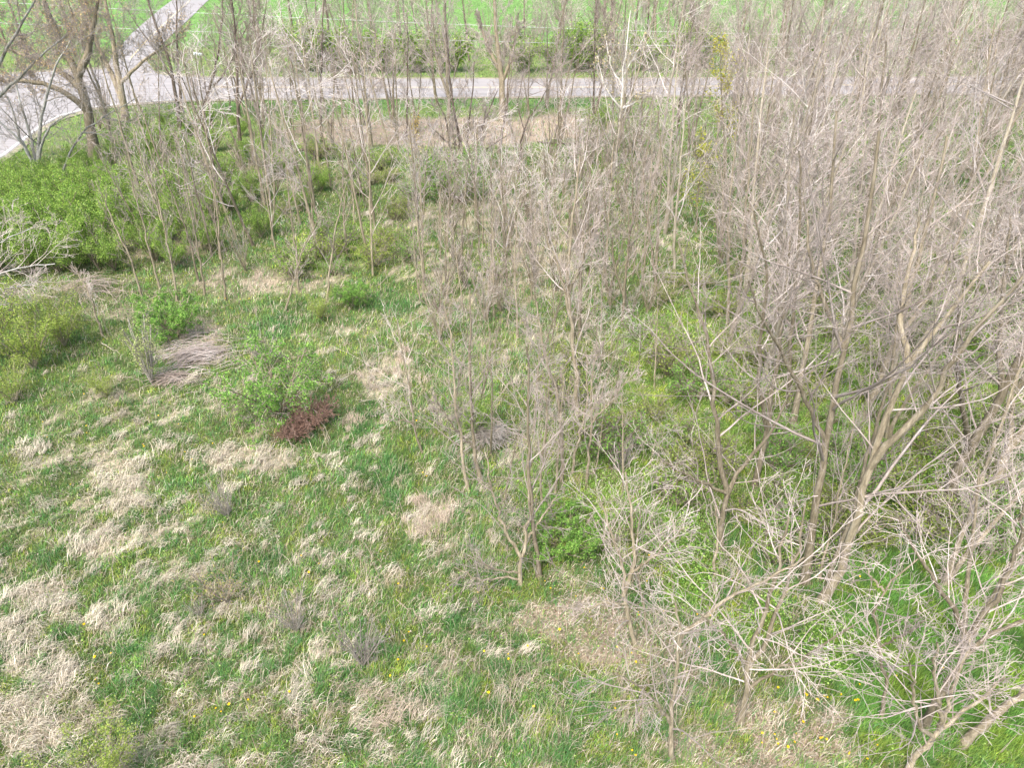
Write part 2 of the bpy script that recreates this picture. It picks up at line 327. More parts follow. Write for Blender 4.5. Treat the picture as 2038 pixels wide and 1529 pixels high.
parts.append(blades(rng, x, y, rng.uniform(.25, .75, n_), np.maximum(.006, dep/701*.3), rng.uniform(0, 6.28, n_), rng.uniform(.05, 1.1, n_), c))
for k in range(2200):
    px, py = rng.uniform(-60, 1050), rng.uniform(720, 1600)
    if k % 5 == 0: px, py = rng.uniform(500, 1900), rng.uniform(420, 1000)
    gx_, gy_ = G(px, py); ff = fields(A([gx_]), A([gy_]))
    if ff['straw'][0] < .35 and rng.random() > .22: continue
    R_ = rng.uniform(.05, .20)
    parts.append(clump(rng, gx_, gy_, R_, int(rng.uniform(200, 420)*R_), flow(A([gx_]), A([gy_]))[0]+rng.normal(0, .3), .45, A([.55, .50, .39])*rng.uniform(.7, 1.2)))
for (px, py, rx, ry, n_, az0) in [(240,955,70,26,10,.4),(90,900,50,30,6,.9),(200,1085,50,32,7,.9),(500,912,95,16,12,.1),(255,1010,50,15,7,.3),(90,1195,60,28,9,.5),(30,1262,35,26,6,.7),(85,1325,75,30,10,.6),
  (45,1440,60,55,10,.8),(340,885,35,22,4,.7),(700,865,22,22,3,1.6),(860,1055,45,60,8,2.1),(765,740,50,50,6,2.2),(520,1075,18,12,2,.3),(590,1370,30,20,3,1.2),(300,1290,45,30,4,.7),(640,940,60,20,4,.1),(720,1395,60,20,5,.3),(790,1425,50,15,4,.1)]:
    for k in range(n_):
        a = rng.uniform(0, 6.28); q = rng.random()**.6*1.25; g = G(px+rx*q*math.cos(a), py+ry*q*math.sin(a))
        for _ in range(2): parts.append(clump(rng, g[0]+rng.normal(0, .15), g[1]+rng.normal(0, .15), rng.uniform(.10, .26), 40, az0+rng.normal(0, .5), .5, (A([.58, .525, .41]) if py < 1020 and px < 700 or px < 700 else A([.46, .38, .29]))*rng.uniform(.75, 1.15)))
off = 0; Vs, Qs, Ts, Cs = [], [], [], []
for V, q, t_, c in parts: Vs.append(V); Qs.append(q+off); Ts.append(t_+off); Cs.append(c); off += len(V)
blade_obj('dead_grass', (np.concatenate(Vs), np.concatenate(Qs), np.concatenate(Ts), np.concatenate(Cs)), M_straw)
# small flat leaves: litter and broad-leaved ground cover
def leafquads(rng, P, size, up=.6, cols=None, aspect=.75):
    n_ = len(P); nn = nrm(rng.normal(0, 1, (n_, 3))+A([0, 0, up*2])); r_ = nrm(rng.normal(0, 1, (n_, 3))); a = nrm(np.cross(nn, r_)); b = np.cross(nn, a)
    s = size[:, None]; V = np.stack([P-a*s*.5, P+b*s*.5*aspect-a*s*.05+nn*s*.1, P+a*s*.5, P-b*s*.5*aspect-a*s*.05+nn*s*.1], 1)
    return V.reshape(-1, 3), (np.arange(n_)[:, None]*4+A([0, 1, 2, 3])), np.repeat(cols, 4, axis=0)
x, y, dep = sample(rng, 420000, 195)
f = fields(x, y); keep = rng.random(len(x)) < (.10+f['lit']*.95)*(1-f['lawn'])*(1-sstep(48, 54, y)); x, y, dep = x[keep], y[keep], dep[keep]; n_ = len(x)
c = A([[.37, .28, .20], [.47, .38, .29], [.24, .17, .12], [.42, .33, .27], [.56, .48, .39]])[rng.integers(0, 5, n_)]*rng.uniform(.55, 1.2, n_)[:, None]
V, q, c = leafquads(rng, np.stack([x, y, ground_z(x, y)+rng.uniform(0, .05, n_)], -1), np.maximum(rng.uniform(.02, .055, n_), dep/701*.65), .7, c)
tag(link('leaf_litter', mesh_np('leaf_litter', V, [q], M_straw, c)), kind='stuff')
x, y, dep = sample(rng, 800000, 195)
f = fields(x, y); dens = np.clip(f['lime']*.95, 0, 1)*(1-sstep(36, 44, y))*(1-.5*f['lawn'])+.03
strong = blob(f['px'], f['py'], [(1370,1120,70,105,1),(1640,1300,62,75,.75),(1520,1235,60,40,.6),(690,480,120,34,.8)])
dens = np.maximum(dens*sstep(.35, .6, fbm(x*4, y*4, 66, 2)), strong)
keep = rng.random(len(x)) < dens; x, y, dep, strong = x[keep], y[keep], dep[keep], strong[keep]; n_ = len(x)
bh = sstep(.45, .7, fbm(x*1.1, y*1.1, 201, 3))*f['lime'][keep]
hz = rng.uniform(.02, .16, n_)+strong*rng.uniform(.05, .35, n_)+bh*rng.random(n_)**.7*.55
c = A([[.22, .40, .06], [.29, .46, .10], [.15, .31, .06], [.37, .52, .15]])[rng.integers(0, 4, n_)]*rng.uniform(.45, 1.35, n_)[:, None]
V, q, c = leafquads(rng, np.stack([x, y, ground_z(x, y)+hz], -1), np.maximum(rng.uniform(.02, .042, n_)*(1+.35*strong), dep/701*.7), .8, c, .85)
tag(link('ground_cover', mesh_np('ground_cover', V, [q], M_leaf, c)), kind='stuff')

# ------------------------------------------------------------------ branching
def resample(P, K):
    P = A(P, float); d = np.r_[0, np.cumsum(np.linalg.norm(np.diff(P, axis=0), axis=1))]; t = np.linspace(0, d[-1], K)
    Q = np.stack([np.interp(t, d, P[:, k]) for k in range(3)], -1)
    for _ in range(2): Q[1:-1] = Q[1:-1]*.5+(Q[2:]+Q[:-2])*.25
    return Q
def children(rng, P, R, n, K, tr, ang, lf, up, wig, rk=.52, rmin=.0035, Ltot=None, sag=0):
    N, Kp, _ = P.shape; L = Ltot if Ltot is not None else np.linalg.norm(np.diff(P, axis=1), axis=2).sum(1)
    t = (np.arange(n)[None, :]+rng.random((N, n)))/n; t = tr[0]+(tr[1]-tr[0])*t; tf = t*(Kp-1); i0 = np.minimum(tf.astype(int), Kp-2); fr = (tf-i0)[..., None]
    ar = np.arange(N)[:, None]; p0 = P[ar, i0]*(1-fr)+P[ar, i0+1]*fr; tg = nrm(P[ar, i0+1]-P[ar, i0]); pr = R[ar, i0]*(1-fr[..., 0])+R[ar, i0+1]*fr[..., 0]
    M = N*n; p0 = p0.reshape(M, 3); tg = tg.reshape(M, 3); pr = pr.reshape(M); t = t.reshape(M); Lp = np.repeat(L, n)
    rv = rng.normal(0, 1, (M, 3)); pe = nrm(np.cross(tg, rv)); an = rng.uniform(ang[0], ang[1], M)[:, None]
    d = tg*np.cos(an)+pe*np.sin(an); ln = Lp*rng.uniform(lf[0], lf[1], M)*(1.05-.62*t)
    C = np.empty((M, K, 3)); C[:, 0] = p0; st = (ln/(K-1))[:, None]
    for k in range(1, K):
        d = nrm(d+A([0, 0, 1.])*up/(K-1)*2+rng.normal(0, wig, (M, 3))-A([0, 0, 1.])*sag); C[:, k] = C[:, k-1]+d*st
    r0 = np.minimum(pr*rk, ln*.0078+.0015); rr = r0[:, None]*(1-np.linspace(0, 1, K)[None, :]*.92); rr = np.maximum(rr, rmin)
    return C, rr
# style: list of levels (n, K, trange, angle, lenfac, up, wig)
ST = dict(
  near=[(10, 12, (.2, .98), (.45, 1.1), (.42, .85), .07, .085), (5, 9, (.12, 1), (.4, .95), (.3, .7), .0, .12), (3, 5, (.2, 1), (.35, .95), (.35, .75), .0, .14)],
  tall=[(11, 8, (.26, .98), (.5, 1.05), (.28, .52), .45, .11), (8, 6, (.12, 1), (.5, 1.1), (.32, .62), .2, .14), (5, 4, (.15, 1), (.5, 1.15), (.3, .65), .1, .16)],
  wide=[(11, 10, (.22, .98), (.55, 1.15), (.38, .72), .20, .09), (7, 7, (.15, 1), (.45, 1.05), (.35, .7), .03, .12), (4, 4, (.2, 1), (.4, 1.1), (.3, .6), .05, .16)],
  slim=[(12, 6, (.2, .98), (.45, .95), (.18, .42), .5, .10), (5, 5, (.15, 1), (.45, 1.0), (.3, .65), .25, .13), (3, 3, (.2, 1), (.4, 1.1), (.35, .6), .1, .14)],
  big=[(13, 8, (.25, .98), (.5, 1.05), (.30, .52), .35, .15), (9, 6, (.15, 1), (.5, 1.1), (.3, .55), .2, .18), (7, 4, (.15, 1), (.5, 1.1), (.3, .6), .1, .18), (3, 3, (.2, 1), (.5, 1.1), (.3, .6), .05, .18)],
  pole=[(9, 6, (.45, .98), (.4, .8), (.16, .32), .6, .12), (5, 4, (.15, 1), (.4, .9), (.3, .6), .4, .13), (4, 3, (.2, 1), (.4, 1.), (.35, .6), .2, .14)])
def grow(rng, stems, radii, style, rmin=.0035, mult=1.0):
    """stems (S,K,3), radii (S,K) -> trunk mesh acc, crown acc, last-level twigs"""
    tr = Acc(); tr.add(*tubes(stems, radii, 7)); cr = Acc(); P, R = stems, radii; last = None
    for li, (n, K, t_, an, lf, up, wg) in enumerate(ST[style]):
        P, R = children(rng, P, R, max(2, int(n*(mult if li < 2 else 1))), K, t_, an, lf, up, wg, rmin=rmin); cr.add(*tubes(P, R, 4 if li == 0 else 3)); last = P
    return tr, cr, last
def leaves_on(rng, last, n, size, pal, spread=.06, up=.5, tr=(0, 1)):
    N, K, _ = last.shape; i_ = rng.integers(0, N, n); t = rng.uniform(tr[0], tr[1], n)*(K-1); i0 = np.minimum(t.astype(int), K-2); fr = (t-i0)[:, None]
    P = last[i_, i0]*(1-fr)+last[i_, i0+1]*fr+rng.normal(0, spread, (n, 3)); c = A(pal)[rng.integers(0, len(pal), n)]*rng.uniform(.7, 1.3, n)[:, None]
    return leafquads(rng, P, rng.uniform(size*.6, size*1.3, n), up, c)
def build_tree(rng, name, loc, stems, radii, style, label, cat, tm, cm, group=None, leaf=None, rmin=.0035, mult=1.0):
    root = empty(name, tuple(map(float, loc)), label, cat, group); loc = A(loc)
    tr, cr, last = grow(rng, stems-loc, radii, style, rmin, mult)
    link('trunk', tr.mesh('trunk', tm, True), root); link('crown', cr.mesh('crown', cm), root)
    if leaf:
        n, size, pal, sp = leaf; V, q, c = leaves_on(rng, last, n, size, pal, sp); link('foliage', mesh_np('foliage', V, [q], M_leaf, c), root)
    return root
def surveyed(seed, name, label, cat, polys, r0, style='tall', tm=None, cm=None, leaf=None, group=None, mult=1.0):
    """polys: photo outlines of stem and forks [(dY, rscale, [(px,py)..])..]; first one starts on the ground"""
    rng = np.random.default_rng(seed); bx, by = G(*polys[0][2][0]); bz = gz(bx, by)-.05; stems = []; rad = []; K = 16; paths = []
    for j, (dY, rs, pts) in enumerate(polys):
        if j == 0: Y0, Y1 = by, by+dY
        else:      # a fork starts on the earlier stem nearest to its first point
            best = None
            for P in paths:
                q = proj(P[:, 0], P[:, 1], P[:, 2]); d = np.hypot(q[0]-pts[0][0], q[1]-pts[0][1]); k = int(d.argmin())
                if best is None or d[k] < best[0]: best = (d[k], P[k])
            Y0 = best[1][1]; Y1 = Y0+dY
        m = len(pts); P = [atY(p[0], p[1], Y0+(Y1-Y0)*k/max(1, m-1)) for k, p in enumerate(pts)]
        if j == 0: P[0] = A([bx, by, bz])
        else: P[0] = best[1]
        P = resample(P, K); P[2:-1] += rng.normal(0, .018, (K-3, 3)); paths.append(P); stems.append(P)
        rad.append(r0*rs*(.82 if r0 < .2 else 1)*(1-.78*np.linspace(0, 1, K)**.9)+.005)
    rad[0][0] *= 1.35; rad[0][1] *= 1.08
    dist = proj(A([bx]), A([by]))[2][0]
    return build_tree(rng, name, (bx, by, bz), np.stack(stems), np.stack(rad), style, label, cat, tm or M_tan, cm or M_tw, group, leaf, max(.0035, dist/701*.13), mult)

#TREES
exec_trees = True
T = surveyed
# --- right-hand wood, near
T(101,'bare_tree','tall forked bare tree with its foot just left of the pair of pale trunks','bare tree',[(.6,1,[(1500,975),(1515,910),(1527,843),(1550,710),(1562,600),(1572,480)]),(-.8,.7,[(1527,843),(1513,797),(1507,710),(1520,627),(1533,543),(1500,420)])],.085)
T(102,'bare_tree','tall bare tree with straight pale trunk, left of the front pair in the right wood','bare tree',[(.9,1,[(1603,1157),(1623,1020),(1637,927),(1647,843),(1663,777),(1672,717),(1693,627),(1713,527),(1735,400),(1750,260)]),(-.8,.5,[(1640,860),(1593,763),(1553,697),(1520,643),(1490,560)]),(.8,.55,[(1672,717),(1640,600),(1610,500),(1600,400)])],.10,'wide')
T(103,'bare_tree','tall bare tree with two long limbs leaning right, beside the straight pale trunk','bare tree',[(.6,1,[(1633,1202),(1667,1153),(1687,1103),(1712,1005),(1730,910),(1753,860),(1783,793),(1800,727),(1827,687),(1880,633),(1925,590),(1970,520)]),(-.9,.7,[(1737,927),(1760,887),(1827,833),(1877,777),(1893,710),(1927,670),(1993,603),(2060,520)]),(.9,.6,[(1800,727),(1790,640),(1810,540),(1830,430)])],.11,'wide')
T(104,'bare_tree','slender bare tree rising right behind the foot of the long-limbed leaning tree','bare tree',[(1.0,1,[(1647,1163),(1655,1120),(1680,1070),(1700,1015),(1722,930),(1757,800),(1785,660),(1800,560)])],.055)
T(105,'bare_sapling','thin bare stem squeezed between the two tall pale trunks of the wood','sapling',[(.4,1,[(1633,1153),(1637,1113),(1650,1080),(1668,1000),(1690,900),(1700,820)])],.028,'slim')
T(106,'bare_tree','thick leaning trunk going out at the right edge, the left one of two','bare tree',[(.8,1,[(1880,1030),(1893,960),(1927,893),(1960,843),(1993,800),(2030,710),(2068,600),(2120,430)]),(-1,.5,[(1927,893),(1915,800),(1900,700),(1905,600)]),(.8,.5,[(1993,800),(1985,690),(2000,560),(2010,430)])],.15,'wide')
T(107,'bare_tree','thick leaning trunk going out at the right edge, the right one of two','bare tree',[(.6,1,[(1950,1015),(1977,960),(2010,893),(2045,840),(2110,740),(2190,600)]),(.8,.5,[(2010,893),(2015,790),(2040,680)])],.13,'wide')
T(108,'bare_tree','olive-barked bare tree leaning right behind the pair of pale trunks','bare tree',[(.8,1,[(1713,833),(1737,787),(1760,737),(1787,677),(1805,600),(1830,500),(1860,390),(1885,270)]),(.9,.6,[(1787,677),(1840,600),(1890,520),(1940,400)])],.12)
T(109,'bare_tree','bare tree with curved olive trunk, right one of a close couple of trunks','bare tree',[(.8,1,[(1577,850),(1587,793),(1600,727),(1613,653),(1623,577),(1645,460),(1660,330),(1665,220)])],.10)
T(110,'bare_tree','bare tree with straight dark trunk, left one of a close couple of trunks','bare tree',[(-.5,1,[(1570,815),(1570,727),(1573,677),(1585,560),(1592,430),(1590,300)])],.075)
T(111,'bare_tree','short-footed bare tree standing left in the middle of the green ground cover','bare tree',[(.6,1,[(1447,657),(1452,577),(1450,470),(1455,360),(1470,240)])],.07,'slim')
T(112,'bare_tree','dark-footed bare tree next to the green ground cover, right one of two near stems','bare tree',[(.8,1,[(1470,643),(1472,577),(1482,450),(1492,320),(1500,180)])],.07,'slim')
T(113,'bare_tree','bare trunk slanting right beside the straw patch at the right edge','bare tree',[(.7,1,[(1985,690),(2005,640),(2030,560),(2060,430),(2080,300)])],.08)
T(114,'bare_tree','crooked bare tree forked low, in front of the pale-leaved ground cover','bare tree',[(.5,1,[(1470,1443),(1483,1413),(1490,1363),(1483,1313),(1503,1273),(1517,1227),(1537,1187),(1540,1147),(1553,1103),(1570,1030)]),(.6,.7,[(1493,1333),(1520,1297),(1540,1237),(1560,1187),(1573,1147),(1593,1070),(1603,1000)]),(-.5,.5,[(1493,1363),(1547,1333),(1593,1320),(1653,1273),(1700,1245)]),(-.4,.45,[(1483,1313),(1455,1280),(1425,1250),(1380,1215)])],.062,'near')
T(115,'bare_tree','twin-topped bare tree low in the photo, its long limb stretching to the upper right','bare tree',[(.4,1,[(1340,1517),(1328,1470),(1340,1437),(1343,1370),(1350,1320),(1352,1270),(1345,1200)]),(.5,.8,[(1330,1300),(1345,1270),(1400,1233),(1460,1187),(1533,1153),(1600,1110)]),(-.5,.6,[(1340,1437),(1300,1390),(1260,1360),(1220,1340)])],.05,'near')
T(116,'bare_tree','large forked bare tree at the bottom right corner, trunk slanting up to the right','bare tree',[(.6,1,[(1838,1448),(1870,1387),(1893,1347),(1920,1310),(1937,1277),(1987,1250),(2045,1235),(2110,1215)]),(.5,.75,[(1930,1277),(1907,1227),(1873,1180),(1853,1140),(1817,1087),(1790,1030)]),(.3,.7,[(1937,1277),(1960,1220),(1993,1180),(2007,1137),(2027,1087),(2040,1000)])],.075,'near')
T(117,'bare_tree','thick trunk running out low on the right side above the bright lawn','bare tree',[(.4,1,[(1913,1483),(1953,1447),(1987,1413),(2038,1380),(2110,1330),(2200,1270)])],.085,'near')
T(118,'bare_tree','low wide-branching bare tree cut by the bottom edge, right of centre','bare tree',[(.3,1,[(1800,1545),(1823,1510),(1850,1475),(1877,1450),(1905,1425),(1950,1395),(2000,1350)]),(-.2,.7,[(1877,1450),(1870,1400),(1860,1340),(1865,1280)]),(.4,.7,[(1880,1450),(1895,1390),(1910,1330),(1930,1270)]),(-.4,.6,[(1850,1475),(1825,1440),(1820,1390),(1810,1320)])],.06,'near')
T(119,'bare_sapling','wavy thin sapling alone against the bright lawn, forked at its top','sapling',[(.5,1,[(1752,1432),(1760,1400),(1773,1377),(1757,1337),(1752,1287),(1740,1230),(1748,1180),(1767,1163),(1827,1113)]),(.4,.6,[(1748,1180),(1730,1150),(1722,1110)]),(-.3,.5,[(1752,1287),(1800,1262),(1840,1235)])],.036,'near')
T(120,'bare_tree','bare tree with swollen foot and two arching limbs, right of the broad-leaved patch','bare tree',[(.5,1,[(1432,1095),(1437,1070),(1440,1020),(1443,985),(1457,955),(1487,920),(1530,870),(1565,800)]),(.7,.8,[(1443,985),(1428,900),(1420,810),(1422,760),(1410,693),(1400,627),(1370,560),(1350,480)]),(-.6,.5,[(1443,985),(1400,960),(1350,940),(1310,905)])],.085,'near')
T(121,'bare_sapling','thin curved stem leaning on the right side of the broad-leaved patch','sapling',[(.3,1,[(1427,1177),(1420,1137),(1424,1103),(1430,1070),(1425,1010)])],.045,'slim')
# --- middle
T(130,'bare_tree','narrow bare tree on pink litter, its fork low and its foot bent right','bare tree',[(.4,1,[(1267,1293),(1253,1247),(1245,1203),(1243,1137),(1230,1087),(1213,1053),(1195,1000)]),(.3,.9,[(1248,1190),(1260,1137),(1260,1087),(1255,1020),(1245,940)]),(-.5,.5,[(1245,1203),(1190,1200),(1150,1225)]),(-.4,.5,[(1260,1137),(1310,1100),(1365,1050)])],.05,'near')
T(131,'bare_sapling','thin sapling right beside the narrow forked tree on pink litter','sapling',[(.3,1,[(1287,1270),(1285,1220),(1277,1177),(1263,1143),(1265,1080),(1275,1020)])],.025,'near')
T(132,'bare_tree','slim tan bare tree leaning left beside the small lime-green bush','bare tree',[(.5,1,[(1073,1150),(1075,1117),(1063,1070),(1055,1020),(1057,943),(1050,893),(1053,777),(1048,690)])],.055)
T(133,'bare_tree','bare tree spreading many low limbs left of the small lime-green bush','bare tree',[(.5,1,[(1035,1165),(1037,1120),(1047,1070),(1054,1015),(1050,940)]),(.3,.8,[(1037,1113),(1020,1080),(1007,1060),(993,1020),(975,960),(965,900)]),(-.3,.5,[(1036,1150),(1000,1150),(955,1155),(905,1130)]),(-.5,.5,[(1037,1140),(985,1135),(940,1110)]),(.4,.6,[(1047,1070),(1080,1030),(1110,985)])],.05,'near')
T(134,'bare_tree','slender bare tree on green ground cover, leaning far left in its upper half','bare tree',[(.6,1,[(1117,967),(1120,893),(1113,810),(1093,727),(1080,677),(1068,600)])],.055)
T(135,'bare_tree','slender bare tree with S-shaped stem, its foot in green ground cover','bare tree',[(.6,1,[(1137,953),(1147,893),(1160,840),(1170,783),(1165,700)])],.04)
T(136,'bare_tree','slender bare tree forked right, standing rightmost of three stems in the green ground cover','bare tree',[(.6,1,[(1167,970),(1170,910),(1180,843),(1173,793),(1180,717),(1200,680)]),(.5,.6,[(1180,843),(1225,790),(1262,740)])],.04)
T(137,'bare_tree','bare tree leaning left above the small dark pit of brush','bare tree',[(.6,1,[(932,977),(920,910),(913,843),(907,777),(900,700),(885,610)])],.045)
T(138,'bare_tree','upright bare tree at the right of the small dark pit of brush','bare tree',[(.7,1,[(957,960),(947,903),(937,827),(937,743),(935,660),(935,577)]),(-.5,.5,[(947,903),(910,860),(870,800)])],.055)
T(139,'bare_sapling','bare sapling leaning left at the edge of the grass clearing','sapling',[(.4,1,[(840,900),(823,843),(817,783),(800,700),(790,640)]),(-.4,.5,[(823,843),(780,830),(752,815)])],.03,'near')
T(140,'bare_tree','tall bare tree in the middle with a dense pale fan of twigs','bare tree',[(.9,1,[(1150,840),(1147,777),(1145,710),(1142,660),(1132,593),(1128,543),(1135,470),(1148,380),(1155,310)]),(.5,.6,[(1142,660),(1120,560),(1090,480),(1078,400)]),(-.4,.6,[(1132,593),(1160,520),(1180,450)])],.08)
T(141,'bare_tree','dark-stemmed bare tree right behind the tall one with the fan of twigs','bare tree',[(.6,1,[(1152,677),(1157,610),(1155,543),(1160,450),(1175,350),(1170,260)])],.06,'slim')
T(142,'bare_sapling','thin straight bare sapling left of the tall tree with the fan of twigs','sapling',[(.5,1,[(1030,673),(1028,577),(1022,527),(1030,440),(1025,360)])],.035,'slim')
T(143,'bare_sapling','thin straight bare sapling standing alone in the middle clearing','sapling',[(.5,1,[(983,632),(982,543),(978,470),(985,390)])],.035,'slim')
T(144,'bare_tree','bare tree with two stems parting in a V, in the middle distance right of centre','bare tree',[(.6,1,[(1238,653),(1243,577),(1247,510),(1262,420),(1258,320)]),(.4,.8,[(1240,600),(1225,540),(1215,470),(1200,390)])],.06)
T(145,'bare_tree','close double-stemmed bare tree in the middle distance, straight and olive','bare tree',[(.5,1,[(1303,583),(1307,527),(1310,430),(1318,330),(1310,220)]),(.3,.9,[(1306,570),(1298,500),(1285,420),(1280,320)])],.07,'slim')
T(146,'bare_sapling','stout bare sapling at the right foot of the small lime-green bush','sapling',[(.4,1,[(1078,1003),(1078,927),(1090,850),(1085,780)])],.03)
# --- left belt of saplings
for k, (b_, lab) in enumerate([([(352,600),(345,540),(325,440),(300,340)],'thin reddish sapling at the left behind the bright green rounded shrub'),
   ([(448,597),(440,510),(428,430),(420,340)],'straight thin sapling standing third in the left belt, foot on brown litter'),
   ([(407,587),(397,510),(380,430),(365,330)],'thin sapling leaning left, foot on brown litter right of the rounded shrub'),
   ([(318,573),(300,510),(278,420),(250,310)],'thin sapling leaning left in front of the dark hollow of the honeysuckle'),
   ([(203,667),(180,593),(150,530)],'short crooked sapling at the far left below the green thicket'),
   ([(593,577),(590,510),(580,430),(568,320)],'straight dark-footed sapling on the right end of the left belt'),
   ([(567,620),(578,585),(600,500),(640,420)],'bent sapling leaning right with its foot in brown grass'),
   ([(690,505),(684,430),(682,320),(680,180)],'tall thin straight sapling left of the bright green herb patch'),
   ([(742,548),(738,460),(733,300),(725,120)],'tall thin straight sapling right of the bright green herb patch'),
   ([(630,515),(622,420),(610,320),(602,210)],'tall thin dark sapling rising from the bright green herb patch'),
   ([(540,475),(547,380),(540,280),(530,130)],'tall wavy dark sapling in the back of the left belt'),
   ([(438,515),(432,420),(420,320),(400,200)],'tall sapling with fanned top behind the left belt'),
   ([(335,520),(318,430),(285,340),(262,240)],'tall pale sapling leaning left over the honeysuckle'),
   ([(395,560),(370,450),(330,360),(300,270)],'pale sapling leaning left over the honeysuckle, its top fanned wide'),
   ([(650,600),(655,540),(668,450),(690,360)],'thin sapling leaning right behind the clearing'),
   ([(285,600),(262,520),(225,440),(190,360)],'thin pale sapling leaning furthest left over the honeysuckle')]):
    T(200+k, 'bare_sapling', lab, 'sapling', [(.7, 1, b_)], .042, 'slim', M_tan, M_tw2 if k % 2 else M_tw)
# --- left big trees
ORB = [[.58, .40, .20], [.62, .45, .26], [.50, .36, .20], [.50, .44, .22]]
T(301,'budding_tree','big budding tree with thick brown trunk and limbs reaching left over the road','tree',[(.6,1,[(190,313),(180,257),(172,200),(160,160),(135,110),(110,60),(90,10),(70,-60)]),(-1.5,.6,[(175,222),(150,195),(100,168),(60,160),(20,162),(-40,150)]),(1.5,.6,[(165,175),(120,140),(70,115),(30,105),(-20,60)]),(1,.7,[(160,160),(175,110),(185,50),(200,-20)])],.30,'big',M_tan,M_tw,(7000,.06,ORB,.08),mult=1.3)
T(302,'bare_tree','big tree with thick dark double trunk at the road junction','tree',[(.6,1,[(250,240),(244,190),(232,140),(226,80),(210,10),(200,-60)]),(1.2,.8,[(247,215),(225,150),(195,90),(170,30),(150,-40)]),(-1,.5,[(240,170),(285,120),(330,90),(370,70)])],.24,'big',M_tan,M_twd,(3500,.07,ORB,.08))
T(303,'lichen_tree','many-stemmed tree with grey lichen bark at the left edge beside the road','tree',[(.6,1,[(75,363),(77,283),(82,240),(97,167),(115,120),(140,80)]),(-.6,.95,[(75,355),(60,310),(43,283),(15,255),(-20,225)]),(.8,.8,[(72,340),(67,300),(55,250),(40,200),(20,140)]),(-.8,.7,[(77,320),(82,290),(92,262),(110,240),(150,225)]),(.3,.7,[(60,310),(38,270),(25,220),(10,180)])],.13,'wide',M_grey,M_twd)
T(304,'lichen_tree','curved grey branching tree leaning right over the green honeysuckle','tree',[(.4,1,[(118,367),(133,317),(140,300),(150,283),(160,263),(180,250),(203,235),(240,212),(280,190)]),(-.4,.5,[(163,260),(200,266),(228,285),(245,310)]),(.3,.4,[(205,235),(240,240),(270,245)])],.07,'wide',M_grey,M_tw)
T(305,'bare_tree','dark bare tree left of the road junction gap, left one of a tall couple','tree',[(.6,1,[(358,253),(350,187),(337,117),(313,57),(293,0),(280,-60)]),(.4,.5,[(345,150),(310,100),(280,60),(255,20)])],.15,'tall',M_dark,M_twd)
T(306,'bare_tree','dark bare tree left of the road junction gap, right one of a tall couple','tree',[(.5,1,[(366,245),(358,180),(353,117),(351,50),(352,-40)])],.13,'tall',M_dark,M_twd)
T(307,'bare_tree','tall dark bare tree forked in a Y over the road','tree',[(.6,1,[(395,240),(412,190),(430,130),(440,60),(445,-30)]),(.4,.7,[(414,185),(432,165),(455,130),(470,95),(500,40)])],.11,'tall',M_dark,M_tw2)
T(308,'bare_tree','tall thin dark tree standing on the verge strip right of the road junction','tree',[(.3,1,[(640,297),(638,230),(639,167),(642,60),(645,-30)])],.09,'pole',M_dark,M_tw2)
T(309,'bare_tree','tall bare tree with dense dark crown, in front of the road','tree',[(.3,1,[(478,290),(474,220),(472,150),(468,70),(460,-30)]),(.4,.7,[(474,220),(500,150),(520,80),(530,0)])],.12,'tall',M_dark,M_tw2,mult=1.3)
T(310,'bare_tree','grey leafless tree spreading thin pale twigs in from the left edge','tree',[(-.3,1,[(-70,640),(-60,590),(-30,560),(10,540),(60,530),(110,525)]),(.3,.8,[(-55,600),(-20,580),(30,570),(80,565)]),(.6,.7,[(-60,600),(-40,520),(0,480),(60,455)]),(.3,.5,[(-60,610),(-20,610),(40,600)])],.05,'wide',M_grey,M_tw)
T(311,'budding_tree','budding tree with pale twigs filling the top left corner, its foot outside the frame','tree',[(.8,1,[(-90,400),(-70,300),(-40,200),(0,120),(40,50),(80,-20)]),(.8,.7,[(-50,220),(10,180),(60,130),(130,70)]),(.5,.6,[(-20,150),(-30,80),(-20,0)])],.16,'big',M_grey,M_tw,(3500,.055,ORB,.08))
T(312,'budding_tree','slim budding tree leaning left between the big budding tree and the dark double trunk','tree',[(.8,1,[(225,300),(215,240),(195,170),(165,90),(140,20),(120,-50)]),(.8,.7,[(205,200),(170,130),(120,70),(70,30)])],.10,'big',M_tan,M_tw,(3000,.055,ORB,.08))
# --- centre back
T(320,'bare_tree','many-stemmed dark tree rising out of the vivid green bush, in the centre back','tree',[(.4,1,[(922,350),(925,333),(913,267),(900,200),(890,100),(886,0)]),(.6,.8,[(925,340),(940,290),(957,255),(975,215),(990,180)]),(-.5,.7,[(922,340),(905,325),(897,300),(888,233),(870,200)]),(-.6,.6,[(924,338),(955,305),(985,285),(1010,268)]),(.5,.7,[(925,335),(930,270),(938,200),(945,120)]),(-.3,.6,[(925,335),(950,285),(962,250),(968,210)]),(.2,.6,[(915,300),(890,282),(868,262),(850,245)])],.10,'tall',M_dark,M_tw)
T(321,'bare_tree','tall thick pale-grey tree crossing the road, just right of the many-stemmed dark tree','tree',[(.5,1,[(1000,240),(1000,217),(1000,167),(990,90),(984,0),(980,-70)]),(1,.6,[(998,150),(970,90),(950,30)]),(-.6,.55,[(998,160),(1020,110),(1030,40)])],.22,'big',M_tan,M_tw)
T(322,'bare_tree','mossy-based tree with its foot at the edge of the brown litter bed','tree',[(.3,1,[(992,303),(1000,265),(1005,230),(1010,180),(1015,110)])],.09,'tall',M_dark,M_tw)
T(323,'bare_tree','slanting dark tree on the brown litter bed, its crown leaning right','tree',[(.4,1,[(1031,345),(1035,300),(1040,262),(1055,232),(1075,200),(1095,165)]),(.3,.5,[(1040,262),(1030,210),(1040,150)])],.07,'wide',M_dark,M_tw)
